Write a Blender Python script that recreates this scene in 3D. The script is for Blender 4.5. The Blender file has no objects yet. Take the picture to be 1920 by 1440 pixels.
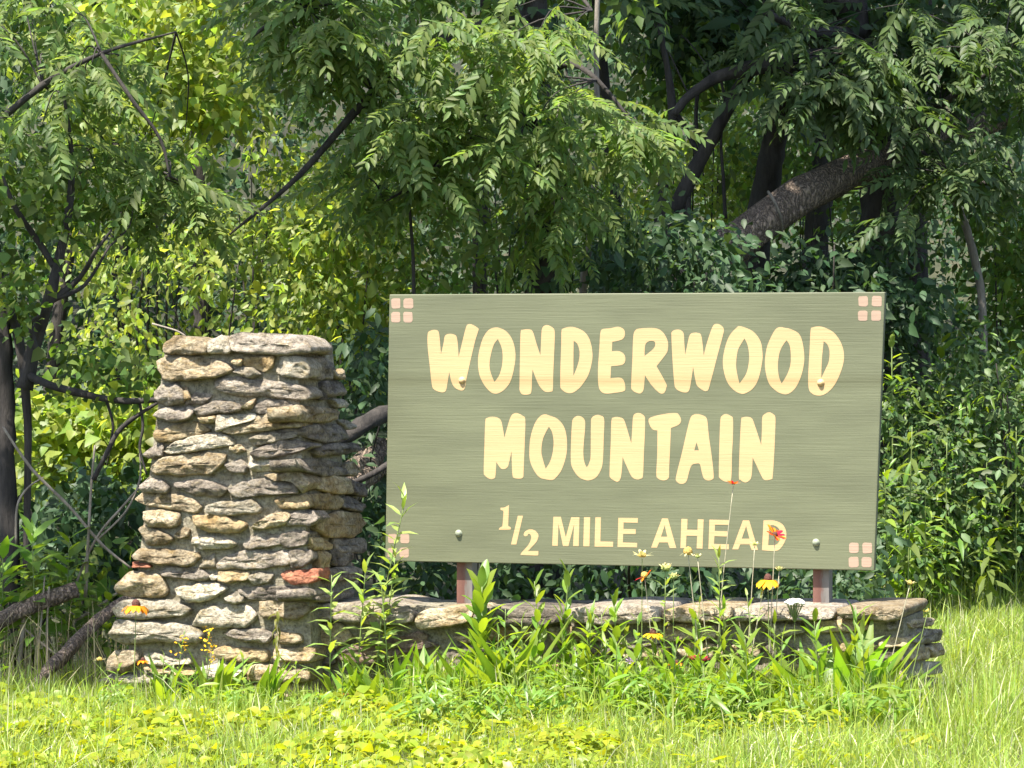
import bpy, math, random
import numpy as np
from mathutils import Vector, Matrix, noise
from mathutils.geometry import tessellate_polygon

# ------------------------------------------------------------------ camera, sky, sun, exposure
scene = bpy.context.scene
COL = scene.collection
F = 6400.0            # focal length in pixels of the 1920 px wide photograph (120 mm equivalent)
CX, HY, CAMZ = 960.0, 661.0, 1.5
cam_data = bpy.data.cameras.new("camera")
cam_data.sensor_width = 36.0
cam_data.lens = 36.0 * F / 1920.0
cam_data.shift_y = -(720.0 - HY) / 1920.0
cam_data.clip_start = 0.5
cam_data.clip_end = 400.0
camera = bpy.data.objects.new("camera", cam_data)
camera.location = (0, 0, CAMZ)
camera.rotation_euler = (math.radians(90), 0, 0)
COL.objects.link(camera)
scene.camera = camera

ANG = math.radians(17.1)                      # the sign's right end stands nearer
U = Vector((math.cos(ANG), -math.sin(ANG), 0))
N = Vector((-math.sin(ANG), -math.cos(ANG), 0))
SUN = (N * 1.0 - U * 0.38 + Vector((0, 0, 2.15))).normalized()
SUN_EL = math.asin(SUN.z)
SUN_AZ = math.atan2(SUN.x, SUN.y)

world = bpy.data.worlds.new("World")
scene.world = world
world.use_nodes = True
wn = world.node_tree.nodes
sky = wn.new("ShaderNodeTexSky")
sky.sky_type = 'NISHITA'
sky.sun_disc = False
sky.sun_elevation = SUN_EL
sky.sun_rotation = SUN_AZ % (2 * math.pi)
sky.air_density = 1.0
sky.dust_density = 1.5
wn["Background"].inputs["Strength"].default_value = 0.12
world.node_tree.links.new(sky.outputs[0], wn["Background"].inputs[0])

sun_data = bpy.data.lights.new("sun", 'SUN')
sun_data.energy = 5.0
sun_data.angle = math.radians(0.55)
sun_data.color = (1.0, 0.955, 0.87)
sun_ob = bpy.data.objects.new("sun", sun_data)
sun_ob.rotation_euler = SUN.to_track_quat('Z', 'Y').to_euler()
sun_ob.location = (-6, -8, 20)
COL.objects.link(sun_ob)

scene.view_settings.view_transform = 'Standard'
scene.view_settings.look = 'None'
scene.view_settings.gamma = 1.0
scene.view_settings.use_curve_mapping = False
scene.view_settings.exposure = 1.5
cy = scene.cycles
cy.max_bounces = 8
cy.diffuse_bounces = 4
cy.glossy_bounces = 2
cy.transmission_bounces = 4
cy.transparent_max_bounces = 4
cy.caustics_reflective = False
cy.caustics_refractive = False
cy.sample_clamp_indirect = 6.0
try:
    cy.use_denoising = True
    cy.denoiser = 'OPENIMAGEDENOISE'
    cy.denoising_input_passes = 'RGB_ALBEDO_NORMAL'
except Exception:
    pass

# ------------------------------------------------------------------ helpers
rng = np.random.default_rng(7)
random.seed(7)


def ray(px, py):
    return Vector(((px - CX) / F, 1.0, -(py - HY) / F))


def at(px, py, Y):
    """pixel of the photograph and a depth in metres -> point of the place"""
    r = ray(px, py)
    return Vector((r.x * Y, Y, CAMZ + r.z * Y))


def on_plane(px, py, p0, n):
    r = ray(px, py)
    c = Vector((0, 0, CAMZ))
    t = (p0 - c).dot(n) / r.dot(n)
    return c + r * t


def tag(o, label=None, cat=None, group=None, kind=None):
    if label: o["label"] = label
    if cat: o["category"] = cat
    if group: o["group"] = group
    if kind: o["kind"] = kind
    return o


def link(name, me, parent=None, mat=None):
    o = bpy.data.objects.new(name, me)
    COL.objects.link(o)
    if parent is not None:
        o.parent = parent
    if mat is not None and me is not None and not me.materials:
        me.materials.append(mat)
    return o


def thing(name, label, cat, loc=(0, 0, 0), rz=0.0, group=None):
    o = bpy.data.objects.new(name, None)
    o.empty_display_size = 0.1
    COL.objects.link(o)
    o.location = loc
    o.rotation_euler = (0, 0, rz)
    return tag(o, label, cat, group)


def mesh_np(name, V, T, smooth=False):
    me = bpy.data.meshes.new(name)
    V = np.ascontiguousarray(V, dtype=np.float32)
    T = np.ascontiguousarray(T, dtype=np.int32)
    me.vertices.add(len(V))
    me.vertices.foreach_set("co", V.ravel())
    me.loops.add(T.size)
    me.loops.foreach_set("vertex_index", T.ravel())
    me.polygons.add(len(T))
    me.polygons.foreach_set("loop_start", np.arange(0, T.size, T.shape[1], dtype=np.int32))
    try:
        me.polygons.foreach_set("loop_total", np.full(len(T), T.shape[1], dtype=np.int32))
    except Exception:
        pass
    if smooth:
        me.polygons.foreach_set("use_smooth", np.ones(len(T), dtype=bool))
    me.update(calc_edges=True)
    return me


def mesh_py(name, V, Fc, smooth=False):
    me = bpy.data.meshes.new(name)
    me.from_pydata([tuple(v) for v in V], [], Fc)
    if smooth:
        me.polygons.foreach_set("use_smooth", [True] * len(me.polygons))
    me.update()
    return me


def norm(a):
    return a / np.maximum(np.linalg.norm(a, axis=-1, keepdims=True), 1e-9)


def frames(d, up):
    """y axis along d, z axis near up"""
    d = norm(d)
    z = norm(up - (up * d).sum(-1, keepdims=True) * d)
    x = np.cross(d, z)
    return x, d, z


def place(tmpl, pos, X, Y, Z, sc):
    V, T = tmpl
    n = len(pos)
    sc = np.asarray(sc)
    if sc.ndim == 1:
        sc = np.repeat(sc[:, None], 3, 1)
    out = (pos[:, None, :]
           + V[None, :, 0, None] * (sc[:, None, 0, None] * X[:, None, :])
           + V[None, :, 1, None] * (sc[:, None, 1, None] * Y[:, None, :])
           + V[None, :, 2, None] * (sc[:, None, 2, None] * Z[:, None, :]))
    tri = T[None] + (np.arange(n) * len(V))[:, None, None]
    return out.reshape(-1, 3), tri.reshape(-1, T.shape[1])


def join(parts):
    Vs, Ts, o = [], [], 0
    for V, T in parts:
        Vs.append(V); Ts.append(T + o); o += len(V)
    return np.concatenate(Vs), np.concatenate(Ts)


def tube(pts, radii, sides=7, rough=0.0, closed_tip=True, seed=0):
    """a tapered tube along a smoothed polyline; triangles"""
    P = [np.array(p, float) for p in pts]
    R = list(radii) if hasattr(radii, '__len__') else [radii] * len(P)
    Q, S = [], []
    n = len(P)
    for i in range(n - 1):
        p0, p1, p2, p3 = P[max(i - 1, 0)], P[i], P[i + 1], P[min(i + 2, n - 1)]
        L = np.linalg.norm(p2 - p1)
        k = 4 if n < 8 else 2
        for j in range(k):
            t = j / k
            Q.append(0.5 * ((2 * p1) + (-p0 + p2) * t + (2 * p0 - 5 * p1 + 4 * p2 - p3) * t * t
                            + (-p0 + 3 * p1 - 3 * p2 + p3) * t ** 3))
            S.append(R[i] * (1 - t) + R[i + 1] * t)
    Q.append(P[-1]); S.append(R[-1])
    Q = np.array(Q); S = np.array(S)
    tang = np.gradient(Q, axis=0)
    tang = norm(tang)
    ref = np.array([0.31, 0.2, 0.93])
    if abs(tang[0] @ ref) > 0.9:
        ref = np.array([1.0, 0.1, 0.0])
    V = []
    g = np.random.default_rng(seed + 11)
    a = np.arange(sides) / sides * 2 * math.pi
    for q, t, s in zip(Q, tang, S):
        x = np.cross(t, ref); x /= np.linalg.norm(x)
        y = np.cross(t, x)
        rr = s * (1 + rough * g.normal(size=sides))
        V.append(q + np.outer(np.cos(a) * rr, x) + np.outer(np.sin(a) * rr, y))
    m = len(Q)
    V = np.concatenate(V)
    T = []
    for i in range(m - 1):
        for j in range(sides):
            k = (j + 1) % sides
            A, B, C, D = i * sides + j, i * sides + k, (i + 1) * sides + k, (i + 1) * sides + j
            T += [(A, B, C), (A, C, D)]
    for j in range(1, sides - 1):
        T.append((0, j + 1, j))
        T.append(((m - 1) * sides, (m - 1) * sides + j, (m - 1) * sides + j + 1))
    return V, np.array(T)


def tube_px(pts, Y, rpx, sides=7, rough=0.0, seed=0):
    """stem traced as pixels at a depth; each point may carry its own depth as a third number"""
    P, R = [], []
    rp = list(rpx) if hasattr(rpx, '__len__') else [rpx] * len(pts)
    for p, r in zip(pts, rp):
        d = p[2] if len(p) > 2 else Y
        P.append(at(p[0], p[1], d)); R.append(r / F * d)
    return tube(P, R, sides, rough, seed=seed)


def smooth_poly(pts, k=6):
    """closed outline through the points; a third value 1 keeps a corner sharp"""
    n = len(pts)
    P = [np.array(p[:2], float) for p in pts]
    sh = [len(p) > 2 and p[2] for p in pts]
    out = []
    for i in range(n):
        p1, p2 = P[i], P[(i + 1) % n]
        p0 = p1 if sh[i] else P[i - 1]
        p3 = p2 if sh[(i + 1) % n] else P[(i + 2) % n]
        for j in range(k):
            t = j / k
            out.append(0.5 * ((2 * p1) + (-p0 + p2) * t + (2 * p0 - 5 * p1 + 4 * p2 - p3) * t * t
                              + (-p0 + 3 * p1 - 3 * p2 + p3) * t ** 3))
    return np.array(out)


def in_poly(pt, poly):
    x, y = pt[:, 0], pt[:, 1]
    c = np.zeros(len(pt), bool)
    n = len(poly)
    for i in range(n):
        x1, y1 = poly[i]; x2, y2 = poly[(i + 1) % n]
        cond = ((y1 > y) != (y2 > y)) & (x < (x2 - x1) * (y - y1) / ((y2 - y1) or 1e-9) + x1)
        c ^= cond
    return c


def in_region(poly, n, d0, d1):
    """n points inside the volume seen through a traced outline between two depths"""
    P = np.array(poly, float)
    lo, hi = P.min(0), P.max(0)
    out = np.zeros((0, 2))
    while len(out) < n:
        q = rng.uniform(lo, hi, (n * 2, 2))
        out = np.concatenate([out, q[in_poly(q, P)]])
    q = out[:n]
    Y = rng.uniform(d0, d1, n)
    return np.stack([(q[:, 0] - CX) / F * Y, Y, CAMZ - (q[:, 1] - HY) / F * Y], 1)


# ------------------------------------------------------------------ materials
def new_mat(name):
    m = bpy.data.materials.new(name)
    m.use_nodes = True
    nt = m.node_tree
    return m, nt, nt.nodes, nt.links, nt.nodes["Principled BSDF"]


def ramp(nodes, stops):
    r = nodes.new("ShaderNodeValToRGB")
    e = r.color_ramp.elements
    while len(e) < len(stops):
        e.new(0.5)
    for el, (p, c) in zip(e, stops):
        el.position = p
        el.color = (*c, 1) if len(c) == 3 else c
    return r


def leaf_mat(name, col, trans, tmix=0.42, var=0.35, hue=0.035, gloss=0.35, rough=0.45, objvar=0.0, tint=None, tint_amt=0.0):
    m, nt, nd, lk, b = new_mat(name)
    geo = nd.new("ShaderNodeNewGeometry")
    rnd = geo.outputs["Random Per Island"]
    if objvar:
        oi = nd.new("ShaderNodeObjectInfo")
        mx = nd.new("ShaderNodeMath"); mx.operation = 'ADD'
        lk.new(rnd, mx.inputs[0]); lk.new(oi.outputs["Random"], mx.inputs[1])
        fr = nd.new("ShaderNodeMath"); fr.operation = 'FRACT'
        lk.new(mx.outputs[0], fr.inputs[0])
        rnd = fr.outputs[0]
    wn_ = nd.new("ShaderNodeTexWhiteNoise"); wn_.noise_dimensions = '1D'
    lk.new(rnd, wn_.inputs["W"])
    mr = nd.new("ShaderNodeMapRange")
    mr.inputs["To Min"].default_value = 1 - var; mr.inputs["To Max"].default_value = 1 + var
    lk.new(rnd, mr.inputs[0])
    mh = nd.new("ShaderNodeMapRange")
    mh.inputs["To Min"].default_value = 0.5 - hue; mh.inputs["To Max"].default_value = 0.5 + hue
    lk.new(wn_.outputs[0], mh.inputs[0])

    def hsv(c):
        h = nd.new("ShaderNodeHueSaturation")
        h.inputs["Color"].default_value = (*c, 1)
        lk.new(mr.outputs[0], h.inputs["Value"]); lk.new(mh.outputs[0], h.inputs["Hue"])
        if tint:
            gt = nd.new("ShaderNodeMath"); gt.operation = 'LESS_THAN'
            lk.new(wn_.outputs[0], gt.inputs[0]); gt.inputs[1].default_value = tint_amt
            mixc = nd.new("ShaderNodeMixRGB")
            lk.new(gt.outputs[0], mixc.inputs[0]); lk.new(h.outputs[0], mixc.inputs[1])
            mixc.inputs[2].default_value = (*tint, 1)
            return mixc
        return h
    h1, h2 = hsv(col), hsv(trans)
    lk.new(h1.outputs[0], b.inputs["Base Color"])
    b.inputs["Roughness"].default_value = rough
    b.inputs["Specular IOR Level"].default_value = gloss
    tr = nd.new("ShaderNodeBsdfTranslucent")
    lk.new(h2.outputs[0], tr.inputs[0])
    mix = nd.new("ShaderNodeMixShader"); mix.inputs[0].default_value = tmix
    lk.new(b.outputs[0], mix.inputs[1]); lk.new(tr.outputs[0], mix.inputs[2])
    lk.new(mix.outputs[0], nd["Material Output"].inputs[0])
    return m


def bark_mat(name, c0, c1, scale=14, strength=0.8, stretch=(1, 1, 0.22)):
    m, nt, nd, lk, b = new_mat(name)
    tc = nd.new("ShaderNodeTexCoord")
    mp = nd.new("ShaderNodeMapping"); mp.inputs["Scale"].default_value = stretch
    lk.new(tc.outputs["Object"], mp.inputs[0])
    n1 = nd.new("ShaderNodeTexNoise"); n1.inputs["Scale"].default_value = scale
    n1.inputs["Detail"].default_value = 8; n1.inputs["Roughness"].default_value = 0.7
    lk.new(mp.outputs[0], n1.inputs[0])
    r = ramp(nd, [(0.35, c0), (0.65, c1)])
    lk.new(n1.outputs[0], r.inputs[0]); lk.new(r.outputs[0], b.inputs["Base Color"])
    b.inputs["Roughness"].default_value = 0.9
    bp = nd.new("ShaderNodeBump"); bp.inputs["Strength"].default_value = strength
    bp.inputs["Distance"].default_value = 0.03
    lk.new(n1.outputs[0], bp.inputs["Height"]); lk.new(bp.outputs[0], b.inputs["Normal"])
    return m


def stone_mat(name, base, top, stain, pit=0.7):
    """weathered sandstone: mottled base, painted lit grain and dark pits, lichen and ochre stains, pitted relief"""
    m, nt, nd, lk, b = new_mat(name)
    tc = nd.new("ShaderNodeTexCoord")
    oi = nd.new("ShaderNodeObjectInfo")
    off = nd.new("ShaderNodeVectorMath"); off.operation = 'MULTIPLY_ADD'
    cmb = nd.new("ShaderNodeCombineXYZ")
    for k in range(3):
        lk.new(oi.outputs["Random"], cmb.inputs[k])
    lk.new(cmb.outputs[0], off.inputs[0]); off.inputs[1].default_value = (37, 53, 71)
    lk.new(tc.outputs["Object"], off.inputs[2])
    vec = off.outputs[0]
    mp = nd.new("ShaderNodeMapping"); mp.inputs["Scale"].default_value = (1, 1, 2.2)
    lk.new(vec, mp.inputs[0])

    def nz(scale, det, rough=0.6, v=None):
        n = nd.new("ShaderNodeTexNoise")
        n.inputs["Scale"].default_value = scale; n.inputs["Detail"].default_value = det
        n.inputs["Roughness"].default_value = rough
        lk.new(v or vec, n.inputs[0])
        return n
    a = nz(9, 4, 0.6, mp.outputs[0])
    g = nz(55, 6, 0.8)
    c = nz(22, 6, 0.7, mp.outputs[0])
    r1 = ramp(nd, [(0.36, base), (0.6, top)])
    lk.new(a.outputs[0], r1.inputs[0])
    r2 = ramp(nd, [(0.5, (0, 0, 0)), (0.68, (1, 1, 1))])
    lk.new(c.outputs[0], r2.inputs[0])
    mx = nd.new("ShaderNodeMixRGB"); mx.blend_type = 'MIX'
    mul = nd.new("ShaderNodeMath"); mul.operation = 'MULTIPLY'; mul.inputs[1].default_value = 0.75
    lk.new(r2.outputs[0], mul.inputs[0]); lk.new(mul.outputs[0], mx.inputs[0])
    lk.new(r1.outputs[0], mx.inputs[1]); mx.inputs[2].default_value = (*stain, 1)
    r3 = ramp(nd, [(0.36, (0.32, 0.30, 0.29)), (0.56, (1.22, 1.20, 1.15))])  # pits darkened and grain lightened, light and shade put into the colour
    lk.new(g.outputs[0], r3.inputs[0])
    mg = nd.new("ShaderNodeMixRGB"); mg.blend_type = 'MULTIPLY'; mg.inputs[0].default_value = 0.85
    lk.new(mx.outputs[0], mg.inputs[1]); lk.new(r3.outputs[0], mg.inputs[2])
    hv = nd.new("ShaderNodeHueSaturation")
    mr = nd.new("ShaderNodeMapRange"); mr.inputs["To Min"].default_value = 0.72; mr.inputs["To Max"].default_value = 1.2
    lk.new(oi.outputs["Random"], mr.inputs[0]); lk.new(mr.outputs[0], hv.inputs["Value"])
    lk.new(mg.outputs[0], hv.inputs["Color"])
    lk.new(hv.outputs[0], b.inputs["Base Color"])
    b.inputs["Roughness"].default_value = 0.92
    b.inputs["Specular IOR Level"].default_value = 0.2
    add = nd.new("ShaderNodeMath"); add.operation = 'MULTIPLY_ADD'
    add.inputs[1].default_value = 0.8
    lk.new(g.outputs[0], add.inputs[0]); lk.new(c.outputs[0], add.inputs[2])
    bp = nd.new("ShaderNodeBump"); bp.inputs["Strength"].default_value = pit
    bp.inputs["Distance"].default_value = 0.09
    lk.new(add.outputs[0], bp.inputs["Height"]); lk.new(bp.outputs[0], b.inputs["Normal"])
    return m


def plain_mat(name, col, rough=0.6, scale=40, var=0.15, bump=0.1, metal=0.0):
    m, nt, nd, lk, b = new_mat(name)
    tc = nd.new("ShaderNodeTexCoord")
    n1 = nd.new("ShaderNodeTexNoise"); n1.inputs["Scale"].default_value = scale; n1.inputs["Detail"].default_value = 5
    lk.new(tc.outputs["Object"], n1.inputs[0])
    r = ramp(nd, [(0.3, tuple(c * (1 - var) for c in col)), (0.7, tuple(min(1, c * (1 + var)) for c in col))])
    lk.new(n1.outputs[0], r.inputs[0]); lk.new(r.outputs[0], b.inputs["Base Color"])
    b.inputs["Roughness"].default_value = rough
    b.inputs["Metallic"].default_value = metal
    bp = nd.new("ShaderNodeBump"); bp.inputs["Strength"].default_value = bump; bp.inputs["Distance"].default_value = 0.01
    lk.new(n1.outputs[0], bp.inputs["Height"]); lk.new(bp.outputs[0], b.inputs["Normal"])
    return m


def painted_wood(name, col, var=0.1, seam=None, grain=0.8):
    """paint brushed on plywood: grain lines running along the board"""
    m, nt, nd, lk, b = new_mat(name)
    geo = nd.new("ShaderNodeNewGeometry")
    mp = nd.new("ShaderNodeMapping"); mp.vector_type = 'TEXTURE'
    mp.inputs["Rotation"].default_value = (0, 0, -ANG)
    lk.new(geo.outputs["Position"], mp.inputs[0])
    m2 = nd.new("ShaderNodeMapping"); m2.inputs["Scale"].default_value = (2.2, 20, 75)
    lk.new(mp.outputs[0], m2.inputs[0])
    n1 = nd.new("ShaderNodeTexNoise"); n1.inputs["Scale"].default_value = 1.6
    n1.inputs["Detail"].default_value = 6; n1.inputs["Roughness"].default_value = 0.65
    n1.inputs["Distortion"].default_value = 0.35
    lk.new(m2.outputs[0], n1.inputs[0])
    m3 = nd.new("ShaderNodeMapping"); m3.inputs["Scale"].default_value = (1.2, 1, 5)
    lk.new(mp.outputs[0], m3.inputs[0])
    n2 = nd.new("ShaderNodeTexNoise"); n2.inputs["Scale"].default_value = 1.5; n2.inputs["Detail"].default_value = 4
    lk.new(m3.outputs[0], n2.inputs[0])
    r1 = ramp(nd, [(0.3, tuple(c * (1 - var) for c in col)), (0.72, tuple(min(1, c * (1 + var)) for c in col))])
    lk.new(n2.outputs[0], r1.inputs[0])
    r2 = ramp(nd, [(0.30, (0.84, 0.84, 0.82)), (0.5, (1, 1, 1)), (0.75, (1.08, 1.08, 1.07))])
    lk.new(n1.outputs[0], r2.inputs[0])
    mx = nd.new("ShaderNodeMixRGB"); mx.blend_type = 'MULTIPLY'; mx.inputs[0].default_value = grain
    lk.new(r1.outputs[0], mx.inputs[1]); lk.new(r2.outputs[0], mx.inputs[2])
    out = mx.outputs[0]
    if seam is not None:                         # dirt along one open grain line of the plywood
        sp = nd.new("ShaderNodeSeparateXYZ"); lk.new(mp.outputs[0], sp.inputs[0])
        ad = nd.new("ShaderNodeMath"); ad.operation = 'MULTIPLY_ADD'; ad.inputs[1].default_value = 0.03
        lk.new(n2.outputs[0], ad.inputs[0]); lk.new(sp.outputs[2], ad.inputs[2])
        sb = nd.new("ShaderNodeMath"); sb.operation = 'SUBTRACT'; sb.inputs[1].default_value = seam
        lk.new(ad.outputs[0], sb.inputs[0])
        ab = nd.new("ShaderNodeMath"); ab.operation = 'ABSOLUTE'; lk.new(sb.outputs[0], ab.inputs[0])
        rr = ramp(nd, [(0.0, (0.72, 0.70, 0.64)), (0.10, (0.86, 0.85, 0.80)), (0.5, (1, 1, 1))])
        ml = nd.new("ShaderNodeMath"); ml.operation = 'MULTIPLY'; ml.inputs[1].default_value = 12
        lk.new(ab.outputs[0], ml.inputs[0]); lk.new(ml.outputs[0], rr.inputs[0])
        m4 = nd.new("ShaderNodeMixRGB"); m4.blend_type = 'MULTIPLY'; m4.inputs[0].default_value = 0.8
        lk.new(out, m4.inputs[1]); lk.new(rr.outputs[0], m4.inputs[2])
        out = m4.outputs[0]
    lk.new(out, b.inputs["Base Color"])
    b.inputs["Roughness"].default_value = 0.55
    b.inputs["Specular IOR Level"].default_value = 0.35
    bp = nd.new("ShaderNodeBump"); bp.inputs["Strength"].default_value = 0.28
    bp.inputs["Distance"].default_value = 0.005
    lk.new(n1.outputs[0], bp.inputs["Height"]); lk.new(bp.outputs[0], b.inputs["Normal"])
    return m


def furrowed(name, c0, c1, scale=26):
    m, nt, nd, lk, b = new_mat(name)
    tc = nd.new("ShaderNodeTexCoord")
    mp = nd.new("ShaderNodeMapping"); mp.inputs["Rotation"].default_value = (0, math.radians(-58), 0)
    mp.inputs["Scale"].default_value = (1, 1, 0.35)
    lk.new(tc.outputs["Object"], mp.inputs[0])
    n0 = nd.new("ShaderNodeTexNoise"); n0.inputs["Scale"].default_value = 9; n0.inputs["Detail"].default_value = 6
    lk.new(mp.outputs[0], n0.inputs[0])
    mx = nd.new("ShaderNodeMixRGB"); mx.inputs[0].default_value = 0.22
    lk.new(mp.outputs[0], mx.inputs[1]); lk.new(n0.outputs["Color"], mx.inputs[2])
    v = nd.new("ShaderNodeTexVoronoi"); v.feature = 'DISTANCE_TO_EDGE'; v.inputs["Scale"].default_value = scale
    lk.new(mx.outputs[0], v.inputs[0])
    r = ramp(nd, [(0.0, c0), (0.12, tuple((x + y) / 2 for x, y in zip(c0, c1))), (0.35, c1)])
    lk.new(v.outputs[0], r.inputs[0])
    n1 = nd.new("ShaderNodeTexNoise"); n1.inputs["Scale"].default_value = 60; n1.inputs["Detail"].default_value = 6
    lk.new(tc.outputs["Object"], n1.inputs[0])
    r2 = ramp(nd, [(0.35, (0.6, 0.58, 0.56)), (0.65, (1.2, 1.18, 1.15))]); lk.new(n1.outputs[0], r2.inputs[0])
    ml = nd.new("ShaderNodeMixRGB"); ml.blend_type = 'MULTIPLY'; ml.inputs[0].default_value = 0.9
    lk.new(r.outputs[0], ml.inputs[1]); lk.new(r2.outputs[0], ml.inputs[2])
    lk.new(ml.outputs[0], b.inputs["Base Color"]); b.inputs["Roughness"].default_value = 0.95
    ad = nd.new("ShaderNodeMath"); ad.operation = 'MULTIPLY_ADD'; ad.inputs[1].default_value = 0.25
    lk.new(n1.outputs[0], ad.inputs[0]); lk.new(v.outputs[0], ad.inputs[2])
    bp = nd.new("ShaderNodeBump"); bp.inputs["Strength"].default_value = 1.0; bp.inputs["Distance"].default_value = 0.06
    lk.new(ad.outputs[0], bp.inputs["Height"]); lk.new(bp.outputs[0], b.inputs["Normal"])
    return m


M = {}
M['bark_plates'] = furrowed('furrowed brown grey bark', (0.09, 0.068, 0.052), (0.42, 0.32, 0.245), 36)
M['stone_tan'] = stone_mat('tan sandstone', (0.29, 0.215, 0.125), (0.55, 0.46, 0.32), (0.40, 0.27, 0.10))
M['stone_purple'] = stone_mat('grey brown sandstone', (0.225, 0.190, 0.152), (0.45, 0.395, 0.325), (0.36, 0.28, 0.16))
M['stone_pale'] = stone_mat('pale stone', (0.38, 0.33, 0.245), (0.60, 0.54, 0.43), (0.38, 0.29, 0.14), 0.7)
M['stone_dark'] = stone_mat('dark lichened stone', (0.13, 0.11, 0.092), (0.35, 0.30, 0.245), (0.33, 0.27, 0.18))
M['stone_ochre'] = stone_mat('ochre stone', (0.29, 0.20, 0.09), (0.42, 0.34, 0.21), (0.24, 0.17, 0.10), 0.5)
M['stone_brick'] = stone_mat('brick red stone', (0.28, 0.10, 0.06), (0.40, 0.17, 0.10), (0.33, 0.18, 0.12), 0.5)
M['stone_pink'] = stone_mat('pinkish sandstone', (0.25, 0.16, 0.13), (0.42, 0.32, 0.27), (0.35, 0.22, 0.08))
M['mortar'] = stone_mat('grey mortar', (0.23, 0.205, 0.15), (0.35, 0.32, 0.245), (0.29, 0.24, 0.14), 0.6)
M['sign_green'] = painted_wood('sage green paint', (0.132, 0.138, 0.080), 0.15, seam=1.39, grain=0.45)
M['sign_cream'] = painted_wood('cream paint', (0.50, 0.345, 0.175), 0.06, seam=1.39, grain=0.3)
M['sign_pink'] = painted_wood('faded pink paint', (0.37, 0.255, 0.185), 0.08)
M['board_edge'] = plain_mat('weathered board edge', (0.30, 0.30, 0.22), 0.7, 60, 0.2, 0.3)
M['bolt'] = plain_mat('green painted bolt', (0.26, 0.28, 0.20), 0.4, 80, 0.15, 0.1)
M['bolt_cream'] = plain_mat('cream painted bolt', (0.60, 0.40, 0.20), 0.4, 80, 0.1, 0.1)
M['leaf_frond'] = leaf_mat('walnut leaflet', (0.140, 0.192, 0.060), (0.29, 0.42, 0.055), 0.48, 0.36, 0.028, 0.28, 0.5, 1)
M['leaf_frond_dark'] = leaf_mat('shaded walnut leaflet', (0.080, 0.120, 0.042), (0.14, 0.23, 0.035), 0.38, 0.34, 0.02, 0.3, 0.5, 1)  # darker copy of the walnut leaflet, shade put into its colour
M['leaf_lit'] = leaf_mat('sunlit leaf tone', (0.20, 0.255, 0.055), (0.44, 0.55, 0.045), 0.50, 0.42, 0.03, 0.4, 0.45)  # paler leaf colour that carries the sunlight of the bright shrubs
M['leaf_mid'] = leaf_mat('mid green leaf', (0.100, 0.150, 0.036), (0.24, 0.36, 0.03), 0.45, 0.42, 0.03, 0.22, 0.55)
M['leaf_bush'] = leaf_mat('soft green shrub leaf', (0.105, 0.160, 0.060), (0.17, 0.29, 0.045), 0.40, 0.36, 0.03, 0.3, 0.5)
M['leaf_dark'] = leaf_mat('shaded leaf tone', (0.050, 0.090, 0.038), (0.09, 0.17, 0.03), 0.33, 0.42, 0.025, 0.3, 0.5)  # leaf colour darkened to deepen the shade in the wood
M['leaf_herb'] = leaf_mat('herb leaf', (0.16, 0.25, 0.04), (0.38, 0.55, 0.02), 0.42, 0.25, 0.025, 0.4, 0.4, 1)
M['leaf_herb_pale'] = leaf_mat('pale herb leaf', (0.23, 0.31, 0.085), (0.42, 0.55, 0.04), 0.40, 0.25, 0.02, 0.45, 0.42, 1)
M['leaf_wilt'] = leaf_mat('wilting leaf', (0.20, 0.20, 0.035), (0.30, 0.30, 0.02), 0.35, 0.3, 0.03, 0.3, 0.5, 1)
M['grass'] = leaf_mat('lawn grass', (0.29, 0.37, 0.075), (0.55, 0.66, 0.05), 0.44, 0.35, 0.025, 0.5, 0.38, 0,
                      (0.62, 0.60, 0.36), 0.10)
M['ground_cover'] = leaf_mat('yellow green ground cover', (0.235, 0.285, 0.022), (0.50, 0.56, 0.012), 0.42, 0.30, 0.025, 0.35, 0.4)
M['dry_grass'] = leaf_mat('dry grass', (0.30, 0.26, 0.15), (0.26, 0.22, 0.10), 0.25, 0.35, 0.02, 0.2, 0.6)
M['stem_green'] = plain_mat('green stem', (0.16, 0.21, 0.06), 0.5, 60, 0.2)
M['stem_pale'] = plain_mat('pale dry stem', (0.38, 0.34, 0.23), 0.7, 60, 0.2)
M['twig'] = bark_mat('grey twig', (0.16, 0.13, 0.10), (0.34, 0.29, 0.23), 30, 0.4)
M['bark_dark'] = bark_mat('dark bark', (0.016, 0.013, 0.011), (0.06, 0.05, 0.042))  # mottled near-black bark colour
M['bark_grey'] = bark_mat('grey furrowed bark', (0.055, 0.045, 0.038), (0.24, 0.20, 0.17), 22, 1.0, (1, 1, 1))
M['bark_pale'] = bark_mat('pale bark', (0.13, 0.11, 0.09), (0.30, 0.26, 0.21), 20, 0.6)
M['petal_yellow'] = leaf_mat('yellow petal', (0.80, 0.44, 0.02), (0.8, 0.45, 0.01), 0.3, 0.12, 0.01, 0.2, 0.6, 1)
M['petal_orange'] = leaf_mat('orange petal', (0.80, 0.28, 0.015), (0.8, 0.28, 0.01), 0.3, 0.15, 0.015, 0.2, 0.6, 1)
M['petal_red'] = leaf_mat('red petal', (0.62, 0.045, 0.015), (0.75, 0.07, 0.01), 0.3, 0.25, 0.02, 0.2, 0.6, 1)
M['petal_crimson'] = leaf_mat('crimson petal', (0.30, 0.008, 0.03), (0.4, 0.01, 0.04), 0.3, 0.25, 0.01, 0.2, 0.6, 1)
M['petal_white'] = leaf_mat('white petal', (0.78, 0.76, 0.68), (0.6, 0.6, 0.5), 0.25, 0.08, 0.0, 0.2, 0.6, 1)
M['petal_lilac'] = leaf_mat('lilac petal', (0.52, 0.36, 0.58), (0.5, 0.3, 0.55), 0.25, 0.15, 0.01, 0.2, 0.6, 1)
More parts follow.
